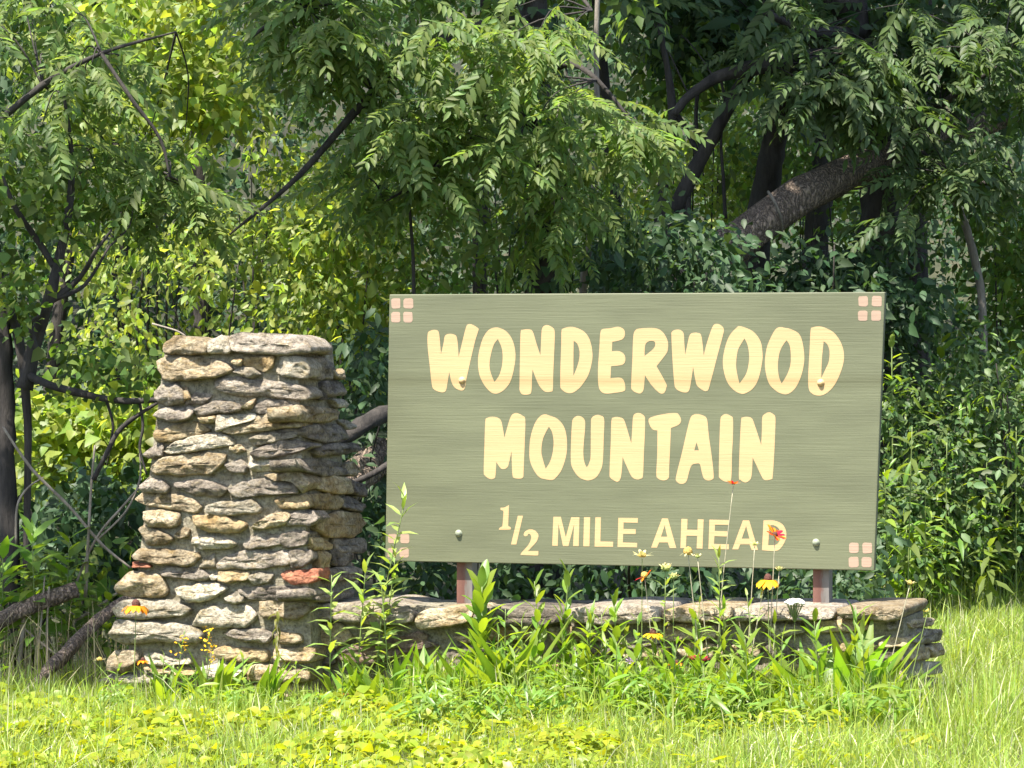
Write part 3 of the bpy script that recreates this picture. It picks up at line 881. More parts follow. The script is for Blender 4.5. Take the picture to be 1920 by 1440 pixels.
Z_1 = (180, 600, 3.4286)
Z_2 = (160, 980, 3.3103)
ST = [  # zoom window, face, colour, outline
 (1,'F','T',[(435,150),(490,105),(560,100),(720,140),(728,215),(560,222),(450,215)]),
 (1,'F','W',[(725,135),(800,100),(835,120),(880,195),(850,215),(725,212)]),
 (1,'F','P',[(840,112),(930,78),(1100,88),(1250,90),(1340,120),(1385,175),(1385,212),(1160,226),(900,200)]),
 (1,'R','P',[(1365,112),(1440,140),(1500,185),(1500,222),(1390,212)]),
 (1,'F','T',[(385,265),(440,232),(620,240),(750,245),(850,290),(880,325),(780,368),(560,388),(445,388)]),
 (1,'F','O',[(880,250),(950,248),(935,295),(885,285)]),
 (1,'F','W',[(885,335),(940,292),(1010,308),(1060,350),(1000,372)]),
 (1,'F','W',[(1180,232),(1240,222),(1340,240),(1380,300),(1375,370),(1300,374),(1165,345)]),
 (1,'F','O',[(950,235),(1150,232),(1140,300),(1080,335),(960,290)]),
 (1,'R','D',[(1380,250),(1490,245),(1520,310),(1500,378),(1385,378)]),
 (1,'R','T',[(1510,318),(1580,312),(1592,382),(1530,375)]),
 (1,'F','P',[(380,460),(430,398),(520,400),(560,470),(565,530),(450,548),(390,512)]),
 (1,'F','T',[(515,425),(580,430),(610,500),(560,520)]),
 (1,'F','D',[(580,512),(640,468),(750,480),(700,538),(590,543)]),
 (1,'F','P',[(762,396),(900,362),(1000,380),(1200,398),(1340,430),(1390,480),(1375,515),(1150,496),(900,484),(788,452)]),
 (1,'R','D',[(1460,398),(1570,388),(1592,482),(1470,492)]),
 (1,'R','W',[(1510,508),(1570,505),(1592,556),(1540,562)]),
 (1,'R','D',[(1390,430),(1450,465),(1468,515),(1392,505)]),
 (1,'F','P',[(376,612),(430,565),(520,560),(590,545),(632,580),(615,634),(500,655)]),
 (1,'F','P',[(628,582),(700,540),(790,512),(920,540),(945,580),(760,610),(650,608)]),
 (1,'F','T',[(940,562),(1030,500),(1015,572)]),
 (1,'F','P',[(1008,572),(1080,515),(1200,505),(1270,550),(1300,614),(1100,604),(1020,592)]),
 (1,'R','T',[(1290,548),(1500,568),(1555,602),(1500,654),(1300,654)]),
 (1,'F','O',[(383,712),(480,680),(640,656),(742,706),(640,744),(480,780),(395,774)]),
 (1,'F','O',[(650,610),(770,612),(770,660),(690,660)]),
 (1,'F','W',[(788,616),(1010,600),(1030,640),(850,694),(780,712)]),
 (1,'F','T',[(808,718),(930,650),(1080,598),(1180,620),(1300,640),(1322,684),(1100,710),(900,730)]),
 (1,'R','D',[(1328,690),(1450,668),(1580,678),(1604,762),(1480,794),(1340,754)]),
 (1,'R','W',[(1568,640),(1640,648),(1645,692),(1600,702)]),
 (1,'F','P',[(313,862),(370,800),(432,788),(428,872),(350,888)]),
 (1,'F','W',[(433,845),(520,780),(640,745),(790,726),(880,765),(895,804),(700,835),(480,860)]),
 (1,'F','T',[(868,812),(930,798),(964,842),(890,856)]),
 (1,'F','W',[(992,762),(1080,728),(1282,720),(1288,752),(1150,784),(1020,810)]),
 (1,'F','D',[(998,854),(1100,800),(1200,768),(1300,778),(1385,812),(1290,854),(1120,884),(1020,894)]),
 (1,'R','D',[(1388,832),(1520,798),(1660,788),(1684,842),(1560,866),(1420,874)]),
 (1,'F','T',[(352,954),(430,888),(640,848),(834,868),(824,924),(730,995),(560,1000),(380,990)]),
 (1,'F','P',[(826,924),(930,896),(975,940),(968,984),(870,976)]),
 (1,'F','W',[(988,876),(1060,898),(1200,903),(1294,913),(1294,954),(1100,980),(1000,970)]),
 (1,'R','D',[(1298,888),(1450,898),(1560,918),(1605,994),(1450,1004),(1310,964)]),
 (1,'R','T',[(1600,928),(1660,908),(1694,972),(1640,1004),(1600,992)]),
 (1,'F','P',[(288,1062),(350,1022),(420,1022),(474,1076),(462,1110),(310,1115)]),
 (1,'F','D',[(498,1052),(620,1018),(750,1038),(854,1086),(800,1136),(650,1124),(540,1094)]),
 (1,'F','P',[(853,1084),(940,1038),(1150,1006),(1274,1034),(1304,1112),(1080,1126),(900,1140)]),
 (1,'F','T',[(1080,1000),(1300,970),(1380,1050),(1330,1110),(1280,1030)]),
 (1,'R','O',[(1418,1052),(1480,988),(1620,1018),(1644,1112),(1500,1114),(1420,1084)]),
 (1,'R','D',[(1640,1028),(1724,1062),(1704,1134),(1650,1114)]),
 (1,'F','T',[(258,1152),(300,1113),(450,1118),(620,1138),(684,1202),(640,1240),(480,1220),(330,1194)]),
 (1,'F','W',[(713,1197),(800,1166),(1000,1158),(1064,1200),(1052,1240),(820,1256),(720,1240)]),
 (1,'F','O',[(1160,1150),(1350,1120),(1380,1200),(1300,1220),(1180,1204)]),
 (1,'R','O',[(1385,1120),(1530,1118),(1569,1162),(1552,1214),(1390,1216)]),
 (1,'R','D',[(1580,1158),(1640,1128),(1719,1192),(1692,1234),(1580,1204)]),
 (1,'F','T',[(303,1232),(420,1216),(534,1240),(534,1314),(480,1334),(330,1324)]),
 (1,'F','O',[(622,1262),(760,1248),(900,1278),(974,1312),(932,1364),(720,1364),(650,1324)]),
 (1,'F','T',[(998,1334),(1100,1258),(1200,1226),(1254,1260),(1222,1314),(1080,1345)]),
 (1,'F','D',[(1210,1240),(1390,1228),(1430,1280),(1385,1324),(1230,1320)]),
 (1,'R','O',[(1405,1290),(1560,1228),(1704,1248),(1724,1302),(1652,1394),(1480,1394),(1412,1342)]),
 (2,'F','T',[(338,42),(380,13),(520,75),(549,102),(500,134),(390,144)]),
 (2,'F','T',[(553,77),(600,28),(650,40),(640,84),(590,94)]),
 (2,'F','W',[(663,92),(740,83),(860,88),(944,132),(880,164),(740,164),(670,149)]),
 (2,'F','P',[(988,132),(1020,83),(1120,63),(1214,78),(1224,132),(1130,154),(1010,159)]),
 (2,'F','D',[(1215,80),(1300,50),(1390,60),(1374,134),(1240,154)]),
 (2,'R','O',[(1400,88),(1480,98),(1514,152),(1492,169),(1420,169)]),
 (2,'R','D',[(1540,98),(1734,98),(1714,184),(1560,184)]),
 (2,'F','T',[(298,207),(330,158),(500,163),(660,178),(700,195),(690,244),(640,269),(480,254),(310,229)]),
 (2,'F','O',[(645,188),(705,180),(719,222),(660,246)]),
 (2,'F','W',[(720,277),(760,198),(800,195),(812,274)]),
 (2,'F','P',[(805,262),(880,208),(1000,170),(1130,178),(1272,178),(1284,254),(1100,285),(830,285)]),
 (2,'F','D',[(1270,178),(1392,173),(1414,227),(1352,279),(1280,279)]),
 (2,'R','O',[(1445,178),(1490,183),(1502,279),(1450,284)]),
 (2,'R','D',[(1520,168),(1600,168),(1649,222),(1612,264),(1530,264)]),
 (2,'F','B',[(293,250),(390,253),(409,277),(300,279)]),
 (2,'F','T',[(195,402),(260,308),(340,303),(470,328),(519,432),(480,459),(290,459),(205,444)]),
 (2,'F','P',[(463,300),(520,273),(720,288),(779,332),(752,359),(560,344),(480,329)]),
 (2,'F','W',[(773,332),(815,298),(839,352),(790,359)]),
 (2,'F','O',[(830,308),(900,293),(1010,308),(1014,352),(900,374),(840,354)]),
 (2,'F','W',[(1013,332),(1080,303),(1164,320),(1142,369),(1050,384)]),
 (2,'F','B',[(1223,320),(1250,298),(1440,283),(1448,362),(1300,379),(1240,354)]),
 (2,'R','D',[(1480,298),(1630,263),(1694,290),(1674,354),(1500,364)]),
 (2,'F','W',[(568,412),(640,383),(800,376),(884,407),(832,444),(760,489),(640,494),(590,454)]),
 (2,'F','W',[(863,467),(930,423),(975,428),(984,492),(915,504)]),
 (2,'F','D',[(958,417),(1050,398),(1360,400),(1366,472),(1200,486),(1020,476)]),
 (2,'R','D',[(1370,408),(1480,418),(1620,418),(1644,462),(1480,494),(1370,474)]),
 (2,'F','W',[(183,532),(230,483),(340,478),(540,483),(664,537),(622,574),(480,584),(330,604),(210,584)]),
 (2,'F','W',[(663,642),(720,543),(780,518),(1000,503),(1064,582),(1002,645),(800,650)]),
 (2,'F','T',[(1073,490),(1200,483),(1330,488),(1394,542),(1322,594),(1110,584)]),
 (2,'F','W',[(158,682),(190,608),(340,613),(500,618),(640,638),(734,682),(702,744),(480,740),(260,755),(170,724)]),
 (2,'F','P',[(868,687),(920,663),(1100,658),(1164,692),(1132,744),(960,729)]),
 (2,'F','T',[(1190,680),(1330,690),(1344,744),(1200,749)]),
 (2,'F','T',[(143,842),(180,798),(330,798),(334,862),(240,934),(150,914)]),
 (2,'F','W',[(368,822),(450,808),(600,858),(640,828),(664,874),(420,889)]),
 (2,'F','O',[(808,792),(860,763),(1000,778),(1134,790),(1134,864),(900,854),(815,834)]),
 (2,'F','T',[(1180,785),(1415,778),(1414,864),(1300,874),(1190,854)]),
 (2,'F','W',[(88,982),(180,933),(330,943),(484,950),(484,1004),(180,1004)]),
 (2,'F','W',[(728,900),(860,868),(1004,930),(944,984),(750,974)]),
 (2,'F','T',[(1180,900),(1380,898),(1404,984),(1190,984)]),
 (2,'F','T',[(128,1020),(300,1008),(324,1084),(150,1084)]),
 (2,'F','O',[(360,900),(480,890),(640,900),(700,940),(500,946)]),
 (2,'F','T',[(1020,890),(1160,886),(1168,980),(1020,985)]),
 (2,'F','P',[(340,1030),(700,1010),(720,1090),(350,1095)]),
 (2,'F','T',[(740,1010),(1300,1005),(1330,1080),(750,1085)]),
]
for i, (zw, face, c_, pl) in enumerate(ST):
    x0, y0, z_ = Z_1 if zw == 1 else Z_2
    pts = [(x0 + a_ / z_, y0 + b_ / z_) for a_, b_ in pl]
    g = random.Random(100 + i)
    if face == 'F':
        prot = g.uniform(0.030, 0.058)
        if zw == 2 and min(q[1] for q in pl) > 460:
            prot += 0.02
        bk_ = 0.14
        if zw == 1 and min(q[1] for q in pl) < 150:
            bk_ = 0.25; prot = 0.055               # deep cap stones
        stone(pts, PF0 - N * 0.03, N, prot, pillar, PORG, M[KEY[c_]], bk_, seed=i, rough=1.0)
    else:
        prot = g.uniform(0.028, 0.05)
        stone(pts, ct - RN * 0.03, RN, prot, pillar, PORG, M[KEY[c_]], 0.4 if zw == 1 and min(q[1] for q in pl) < 130 else 0.12, seed=i, nring=32, rough=0.8)

# ------------------------------------------------------------------ low wall under the sign
WORG = Vector((ORG.x, ORG.y, 0))
wall = thing('stone_wall', 'long low fieldstone wall with flat capstones, running under the sign', 'wall', WORG, RZ)
WF0 = ORG + N * 0.27


def wf(px, py, off=0.0):
    return on_plane(px, py, WF0 + N * off, N)


ztop = wf(1600, 1159).z
xl, xr = local(wf(570, 1250), WORG).x, local(wf(1690, 1250), WORG).x
yb0, yb1 = local(wf(900, 1200, -.04), WORG).y, local(wf(900, 1200, -.52), WORG).y
L8 = [Vector((xl, yb0, ztop)), Vector((xr, yb0, ztop)), Vector((xr + .02, yb0, -.3)), Vector((xl, yb0, -.3)),
      Vector((xl, yb1, ztop)), Vector((xr, yb1, ztop)), Vector((xr + .02, yb1, -.3)), Vector((xl, yb1, -.3))]
V, Fc = grid_box(L8, 24, 0.010, 9)
link('mortar_core', mesh_py('mortar_core', V, Fc, True), wall, M['mortar'])
CAPS = [('P',[(577,1138),(640,1134),(700,1132),(778,1149),(777,1168),(720,1173),(640,1167),(580,1163)]),
        ('P',[(780,1152),(803,1142),(880,1139),(890,1146),(885,1164),(850,1174),(795,1179),(780,1174)]),
        ('P',[(888,1141),(940,1136),(1000,1139),(1060,1141),(1064,1161),(1000,1174),(918,1170),(890,1164)]),
        ('W',[(1063,1143),(1150,1136),(1240,1140),(1241,1166),(1150,1174),(1066,1168)]),
        ('P',[(1241,1143),(1300,1136),(1375,1139),(1376,1160),(1300,1167),(1243,1162)]),
        ('P',[(1376,1139),(1480,1136),(1560,1140),(1566,1158),(1470,1161),(1379,1162)]),
        ('P',[(1567,1143),(1620,1139),(1692,1141),(1697,1152),(1686,1166),(1630,1164),(1572,1161)])]
for i, (c_, pl) in enumerate(CAPS):
    c_ = 'PTDPTPT'[i]
    xm = sum(q[0] for q in pl) / len(pl); hw_ = max(q[0] for q in pl) - xm
    pl = [(xm + (x - xm) * (1 - 3.2 / hw_), y + (i % 3 - 1) * 2.0) for x, y in pl]
    o = stone(pl, WF0, N, 0.05, wall, WORG, M[KEY[c_]], 0.58, nring=64, seed=300 + i, name='capstone', rough=0.8)
WST = [('K',[(631,1230),(662,1210),(740,1197),(783,1185),(805,1188),(796,1200),(823,1210),(764,1223),(709,1248),(678,1245),(640,1238)]),
       ('T',[(590,1172),(640,1170),(660,1195),(630,1215),(592,1205)]),
       ('D',[(598,1215),(625,1215),(628,1245),(600,1248)]),
       ('D',[(836,1222),(870,1208),(905,1212),(912,1242),(845,1250)]),
       ('W',[(808,1246),(830,1243),(836,1262),(812,1266)]),
       ('O',[(852,1192),(884,1194),(900,1204),(868,1206)]),
       ('W',[(715,1258),(750,1254),(752,1270),(720,1272)]),
       ('O',[(905,1178),(1000,1174),(1012,1192),(940,1204),(908,1198)]),
       ('W',[(958,1216),(1010,1214),(1016,1246),(962,1250)]),
       ('T',[(1030,1176),(1130,1178),(1136,1200),(1040,1204)]),
       ('P',[(1150,1200),(1235,1188),(1240,1206),(1160,1222)]),
       ('T',[(1250,1172),(1340,1170),(1345,1196),(1255,1200)]),
       ('W',[(1440,1172),(1500,1168),(1510,1186),(1450,1196)]),
       ('O',[(1530,1166),(1620,1160),(1625,1182),(1540,1186)]),
       ('D',[(1662,1165),(1682,1158),(1684,1176),(1668,1180)]),
       ('O',[(1650,1204),(1675,1195),(1700,1198),(1698,1212),(1655,1216)]),
       ('D',[(1640,1225),(1690,1222),(1694,1240),(1645,1244)]),
       ('T',[(1600,1250),(1688,1252),(1692,1285),(1605,1288)])]
g = random.Random(5)
for (ya, yb) in ((1206, 1238), (1244, 1276), (1282, 1316)):
    x = 1060 if ya < 1240 else (760 if ya < 1280 else 600)
    while x < 1630:
        w_ = g.uniform(45, 110)
        t_ = g.uniform(-5, 5)
        WST.append((g.choice('TTPWOD'), [(x, ya + 6), (x + w_ * .3, ya + t_), (x + w_ * .75, ya + 2), (x + w_, ya + 9),
                                          (x + w_ * .95, yb - 6), (x + w_ * .6, yb), (x + w_ * .2, yb - 1)]))
        x += w_ + g.uniform(5, 14)
for i, (c_, pl) in enumerate(WST):
    stone(pl, WF0 - N * 0.035, N, 0.036, wall, WORG, M[KEY[c_]], 0.12, seed=400 + i, nring=32)
# end face of the wall
we0 = wf(1690, 1250)
EST = [('T',[(1699,1164,1),(1745,1158,1),(1748,1172,1),(1702,1178,1)]),
       ('P',[(1703,1184,1),(1728,1178,1),(1758,1180,1),(1760,1200,1),(1730,1208,1),(1703,1204,1)]),
       ('T',[(1738,1212,1),(1760,1206,1),(1763,1228,1),(1742,1234,1)]),
       ('T',[(1700,1212,1),(1734,1212,1),(1736,1236,1),(1700,1238,1)]),
       ('W',[(1702,1244,1),(1758,1240,1),(1762,1262,1),(1702,1268,1)]),
       ('T',[(1700,1276,1),(1752,1270,1),(1756,1296,1),(1702,1304,1)])]
for i, (c_, pl) in enumerate(EST):
    stone(pl, we0 - U * 0.02, U, 0.04, wall, WORG, M[KEY[c_]], 0.14, seed=500 + i, nring=32, rough=.7)

# ------------------------------------------------------------------ leaf shapes (length 1 along +y, upper side +z)
def T_(V, Tr):
    return np.array(V, float), np.array(Tr, int)


LEAF4 = T_([(0, 0, 0), (-.26, .38, .05), (0, .5, -.02), (.26, .38, .05), (0, 1, -.16)],
           [(0, 2, 1), (0, 3, 2), (1, 2, 4), (2, 3, 4)])
LEAF6 = T_([(0, 0, 0), (-.19, .2, .03), (-.24, .55, .04), (0, 1, -.15), (.24, .55, .04), (.19, .2, .03), (0, .42, -.02)],
           [(0, 6, 1), (1, 6, 2), (2, 6, 3), (3, 6, 4), (4, 6, 5), (5, 6, 0)])
HEART = T_([(0, .06, 0), (-.38, .12, .02), (-.36, .5, .06), (0, .45, -.03), (.38, .12, .02), (.36, .5, .06), (0, 1, -.2)],
           [(0, 3, 1), (1, 3, 2), (2, 3, 6), (0, 4, 3), (4, 5, 3), (3, 5, 6)])
LANCE = T_([(0, 0, 0), (-.085, .25, .02), (0, .3, -.01), (.085, .25, .02), (-.075, .6, -.02), (0, .65, -.05), (.075, .6, -.02), (0, 1, -.22)],
           [(0, 2, 1), (0, 3, 2), (1, 2, 5), (1, 5, 4), (2, 3, 6), (2, 6, 5), (4, 5, 7), (5, 6, 7)])
OBLONG = T_([(0, 0, 0), (-.12, .18, .03), (0, .2, 0), (.12, .18, .03), (-.17, .55, .03), (0, .58, -.01), (.17, .55, .03), (-.1, .85, 0), (0, .86, -.04), (.1, .85, 0), (0, 1, -.08)],
            [(0, 2, 1), (0, 3, 2), (1, 2, 5), (1, 5, 4), (2, 3, 6), (2, 6, 5), (4, 5, 8), (4, 8, 7), (5, 6, 9), (5, 9, 8), (7, 8, 10), (8, 9, 10)])
PETAL = T_([(-.05, 0, 0), (.05, 0, 0), (-.17, .45, .03), (.17, .45, .03), (-.14, .85, -.02), (.14, .85, -.02), (0, 1, -.05)],
           [(0, 1, 3), (0, 3, 2), (2, 3, 5), (2, 5, 4), (4, 5, 6)])
DROOP = T_([(-.06, 0, 0), (.06, 0, 0), (-.17, .4, -.06), (.17, .4, -.06), (-.15, .8, -.35), (.15, .8, -.35), (0, .95, -.6)],
           [(0, 1, 3), (0, 3, 2), (2, 3, 5), (2, 5, 4), (4, 5, 6)])


def frond_mesh(name, pairs=9, length=0.38, leaf=0.085, seed=0, mat=None, droop=0.35):
    """pinnate leaf: thin rachis with paired leaflets and one at the tip"""
    g = np.random.default_rng(seed)
    t = np.linspace(0, 1, 14)
    ax = np.stack([0.03 * np.sin(t * 2.5 + g.uniform(0, 6)), t * length, -droop * length * t ** 2], 1)
    tv, tt = tube(ax[::2], np.linspace(0.0028, 0.0009, len(ax[::2])), 3)
    parts = [(tv, tt)]
    for i in range(pairs + 1):
        f = 0.16 + 0.82 * i / pairs
        p = np.array([np.interp(f, t, ax[:, k]) for k in range(3)])
        tg = np.array([np.interp(min(f + .03, 1), t, ax[:, k]) for k in range(3)]) - p
        tg = tg / np.linalg.norm(tg) if np.linalg.norm(tg) > 1e-6 else np.array([0, 1, -.6])
        size = leaf * (0.72 + 0.38 * math.sin(math.pi * (0.15 + 0.75 * f)))
        for s in ((-1, 1) if i < pairs else (0,)):
            if s and g.random() < 0.06:
                continue
            ang = math.radians(g.uniform(52, 74)) * s
            side = np.array([math.sin(ang), math.cos(ang), 0])
            d = side * 0.95 + tg * 0.25 + np.array([0, 0, g.uniform(-.55, -.05)])
            up = np.array([g.normal(0, .25), g.normal(0, .2), 1])
            x, y, z = frames(d[None], up[None])
            sc = np.array([[size * 0.98, size * g.uniform(.9, 1.1), size]])
            wv = (LEAF6[0] * np.array([.78, 1, 1]), LEAF6[1])
            parts.append(place(wv, p[None], x, y, z, sc))
    V, T = join(parts)
    me = mesh_np(name, V, T)
    me.materials.append(mat)
    return me


def mat3(x, y, z, loc, s=1.0):
    m = Matrix(((x[0] * s, y[0] * s, z[0] * s, loc[0]), (x[1] * s, y[1] * s, z[1] * s, loc[1]),
                (x[2] * s, y[2] * s, z[2] * s, loc[2]), (0, 0, 0, 1)))
    return m


def leaf_cloud(name, polys, tmpl, mat, ncl, per, spread, size, depth, droop=0.6, face=0.45, parent=None, rs=0.3):
    """leaves gathered in clumps through the volume of a crown or bush"""
    Vs = []
    for poly in polys:
        C = in_region(poly, ncl, *depth)
        od = norm(rng.normal(size=(ncl, 3)) * np.array([1, 1, .4]))
        k = np.repeat(np.arange(ncl), per)
        q = rng.normal(size=(ncl * per, 3)) * spread * np.array([1, 1, .65])
        pos = C[k] + q
        pos[:, 2] = np.maximum(pos[:, 2], 0.04)
        d = norm(q) * 0.7 + od[k] * 0.6 + rng.normal(size=q.shape) * 0.45
        d[:, 2] -= droop
        up = rng.normal(size=q.shape) * 0.5 + np.array([-.12, -face, 0.75])
        X, Y, Z = frames(d, up)
        s = size * np.exp(rng.normal(size=len(pos)) * rs)
        Vs.append(place(tmpl, pos - Y * 0.3 * s[:, None], X, Y, Z, s))
    V, T = join(Vs)
    return link(name, mesh_np(name, V, T), parent, mat), len(T)


TRI = 0


def localise(o, root):
    """keep a mesh built in place where it is, under a root that stands elsewhere"""
    o.matrix_parent_inverse = root.matrix_basis.inverted()
    return o


def tree_root(name, label, cat, base, group=None):
    r_ = thing(name, label, cat, base, 0, group)
    return r_


def limbs(root, name, mat, specs, Y, rough=0.06, sides=8, kind=None):
    """each spec (pixels, radii in pixels) becomes one part"""
    for i, (pts, rad) in enumerate(specs):
        V, T = tube_px(pts, Y, rad, sides, rough, seed=i)
        o = link(name, mesh_np(name, V, T, True), root, mat)
        localise(o, root)
        if kind: o["kind"] = kind


def fronds(root, meshes, tips, per, rise=(-55, 5), reach=0.03, scale=(0.8, 1.2), toward=0.5, name='frond'):
    """compound leaves in a spray from each twig tip"""
    inv = root.matrix_basis.inverted()
    tv = []
    for tip in tips:
        yaw0 = rng.uniform(0, 2 * math.pi)
        n_ = per if isinstance(per, int) else int(rng.integers(per[0], per[1] + 1))
        for k in range(n_):
            yaw = yaw0 + k * 2.4 + rng.normal() * 0.3
            pit = math.radians(rng.uniform(*rise))
            d = np.array([math.cos(yaw) * math.cos(pit), math.sin(yaw) * math.cos(pit) - 0.25 * toward, math.sin(pit)])
            up = np.array([rng.normal(0, .3), -toward + rng.normal(0, .3), 1.0])
            x, y, z = frames(d[None], up[None])
            p = tip + rng.normal(size=3) * reach
            o = bpy.data.objects.new(name, meshes[int(rng.integers(len(meshes)))])
            COL.objects.link(o)
            o.parent = root
            o.matrix_local = inv @ mat3(x[0], y[0], z[0], p, rng.uniform(*scale))
    return tips


def twigs(root, starts, tips, mat, r0=0.0042):
    """fine branchwork carrying the sprays, joined into one part"""
    parts = []
    st = np.array([tuple(s) for s in starts])
    for i, t in enumerate(tips):
        s = st[np.argmin(np.linalg.norm(st - t, axis=1))]
        mid = (s + t) / 2 + rng.normal(size=3) * 0.03 + np.array([0, 0, .04])
        parts.append(tube([s, mid, t], [r0 * 1.6, r0, r0 * .5], 4, seed=i))
    V, T = join(parts)
    o = link('branchwork', mesh_np('branchwork', V, T, True), root, mat)
    o["kind"] = 'stuff'
    localise(o, root)


def base_at(px, Y):
    return Vector(((px - CX) / F * Y, Y, float(ground_z((px - CX) / F * Y, Y))))


def shade_crown(root, cells, mat, n, size, zr=(4.6, 8.0), name='crown'):
    """leaves out of view, set toward the sun to shade chosen ground (cells: X, Y, radius)"""
    P = []
    for (x, y, r, frac) in cells:
        k = int(n * frac)
        ncl = max(3, k // 25)
        C = rng.normal(size=(ncl, 2)) * r * 0.55
        z = rng.uniform(*zr, size=ncl)
        t = (z - 1.3) / SUN.z
        cc = np.stack([x + C[:, 0] + SUN.x * t, y + C[:, 1] + SUN.y * t, z], 1)
        P.append(np.repeat(cc, 25, 0) + rng.normal(size=(ncl * 25, 3)) * np.array([.26, .26, .14]))
    pos = np.concatenate(P)
    d = rng.normal(size=pos.shape); d[:, 2] = d[:, 2] * .4 - .3
    up = rng.normal(size=pos.shape) * .35 + np.array([0, 0, 1.0])
    X, Y, Z = frames(d, up)
    V, T = place(LEAF4, pos, X * 1.5, Y, Z, size * np.exp(rng.normal(size=len(pos)) * .25))
    o = link(name, mesh_np(name, V, T), root, mat)
    localise(o, root)
    return o


FR = [frond_mesh('frond', 10, 0.38, 0.074, s, M['leaf_frond']) for s in range(4)]
FRD = [frond_mesh('frond', 9, 0.42, 0.090, 10 + s, M['leaf_frond_dark'], 0.42) for s in range(4)]
FRL = [frond_mesh('frond', 8, 0.36, 0.085, 20 + s, M['leaf_lit'], 0.35) for s in range(3)]

def frond_cloud(root, tmpl_me, tips, per, mat, rise=(-55, 10), scale=(.55, .95), toward=.5):
    """the many smaller compound leaves between the large sprays, one part"""
    n = len(tmpl_me.vertices); V = np.zeros(n * 3); tmpl_me.vertices.foreach_get('co', V)
    T = np.zeros(len(tmpl_me.polygons) * 3, int); tmpl_me.polygons.foreach_get('vertices', T)
    k = len(tips) * per
    pos = np.repeat(tips, per, 0) + rng.normal(size=(k, 3)) * .10
    yaw = rng.uniform(0, 2 * math.pi, k); pit = np.radians(rng.uniform(*rise, k))
    d = np.stack([np.cos(yaw) * np.cos(pit), np.sin(yaw) * np.cos(pit) - .25 * toward, np.sin(pit)], 1)
    up = np.stack([rng.normal(0, .35, k), -toward + rng.normal(0, .35, k), np.ones(k)], 1)
    X, Y, Z = frames(d, up)
    V, T = place((V.reshape(-1, 3), T.reshape(-1, 3)), pos, X, Y, Z, rng.uniform(*scale, k))
    o = link('crown', mesh_np('crown', V, T), root, mat); o['kind'] = 'stuff'
    localise(o, root)


# ------------------------------------------------------------------ far wood
def wood_mass(name, n, w0, w1, zmax, size, mat, label, x0=-8.0, x1=8.0, clump=40):
    ncl = n // clump
    x = rng.uniform(x0, x1, ncl)
    w = rng.uniform(w0, w1, ncl)
    y = tree_line(x) + w
    x = x * y / 22.0
    y = tree_line(np.clip(x, -4, 5)) + w
    z = rng.uniform(0.0, zmax, ncl) + ground_z(x, y)
    C = np.stack([x, y, z], 1)
    k = np.repeat(np.arange(ncl), clump)
    q = rng.normal(size=(len(k), 3)) * np.array([.30, .30, .20])
    pos = C[k] + q
    pos[:, 2] = np.maximum(pos[:, 2], 0.05)
    d = norm(q) * .8 + rng.normal(size=q.shape) * .5; d[:, 2] -= .5
    up = rng.normal(size=q.shape) * .5 + np.array([-.15, -.5, .8])
    X, Y, Z = frames(d, up)
    V, T = place(LEAF4, pos, X * 1.3, Y, Z, size * np.exp(rng.normal(size=len(pos)) * .3))
    o = link(name, mesh_np(name, V, T), None, mat)
    return tag(o, label, 'woodland', None, 'stuff')


wood_mass('woodland', 105000, 9.0, 17.0, 5.0, 0.085, M['leaf_dark'], 'dense summer woodland rising behind the nearer trees')  # darkened leaf colour puts deep shade into the far wood

# ------------------------------------------------------------------ trees
def T3(px, py, Y):
    return np.array(at(px, py, Y))


# centre walnut with ivy covered trunk
Yc = 18.6
walnut = tree_root('walnut_tree', 'tall dark trunked walnut with long drooping compound leaves, right behind the sign', 'tree', base_at(1012, Yc))
limbs(walnut, 'trunk', M['bark_dark'], [([(1012, 1220), (1014, 900), (1016, 550), (1008, 300), (1000, 60), (985, -400), (960, -1100)], [40, 36, 32, 30, 28, 25, 16])], Yc)
BR = [([(1000, 40, Yc), (860, 60, 18.2), (700, 175, 17.8), (560, 330, 17.6), (430, 440, 17.5)], [14, 12, 9, 6, 2]),
      ([(1000, -120, Yc), (800, -40, 18.0), (560, 20, 17.5), (470, 70, 17.3)], [13, 10, 6, 3]),
      ([(1004, 160, Yc), (1060, 120, 18.2), (1120, 150, 17.9), (1200, 250, 17.8)], [9, 7, 5, 2]),
      ([(1010, 380, Yc), (1050, 370, 18.2), (1060, 430, 18.1)], [7, 5, 2]),
      ([(1002, -60, Yc), (1060, -40, 18.0), (1110, 20, 17.7)], [9, 6, 3]),
      ([(700, 175, 17.8), (690, 240, 17.7), (710, 300, 17.7)], [5, 4, 2]),
      ([(1000, 200, Yc), (900, 250, 18.2), (800, 330, 18.0), (720, 380, 17.9)], [8, 6, 4, 2])]
limbs(walnut, 'branch', M['bark_dark'], BR, Yc, sides=6)
starts = [at(p[0], p[1], p[2]) for b_ in BR for p in b_[0]] + [at(1005, y_, Yc) for y_ in (0, 100, 200, 300, 400, 480)]
tipA = np.concatenate([in_region([(470, -40), (1110, -40), (1150, 60), (1130, 180), (900, 200), (700, 180), (520, 140)], 30, 17.2, 18.4),
                       in_region([(760, 120), (1100, 140), (1150, 220), (1030, 300), (850, 250), (720, 240)], 14, 17.3, 18.4),
                       in_region([(1010, 330), (1090, 310), (1170, 320), (1180, 400), (1060, 410)], 5, 17.8, 18.5),
                       in_region([(1150, 180), (1210, 200), (1215, 260), (1150, 260)], 3, 17.7, 18.0),
                       in_region([(620, 230), (800, 220), (860, 320), (760, 380), (640, 340)], 6, 17.5, 18.2),
                       in_region([(980, 390), (1080, 400), (1090, 440), (990, 450)], 3, 17.9, 18.2)])
fronds(walnut, FR, tipA[:60], 5, rise=(-55, 12), scale=(.75, 1.15))
frond_cloud(walnut, FR[1], tipA, 5, M['leaf_frond'])
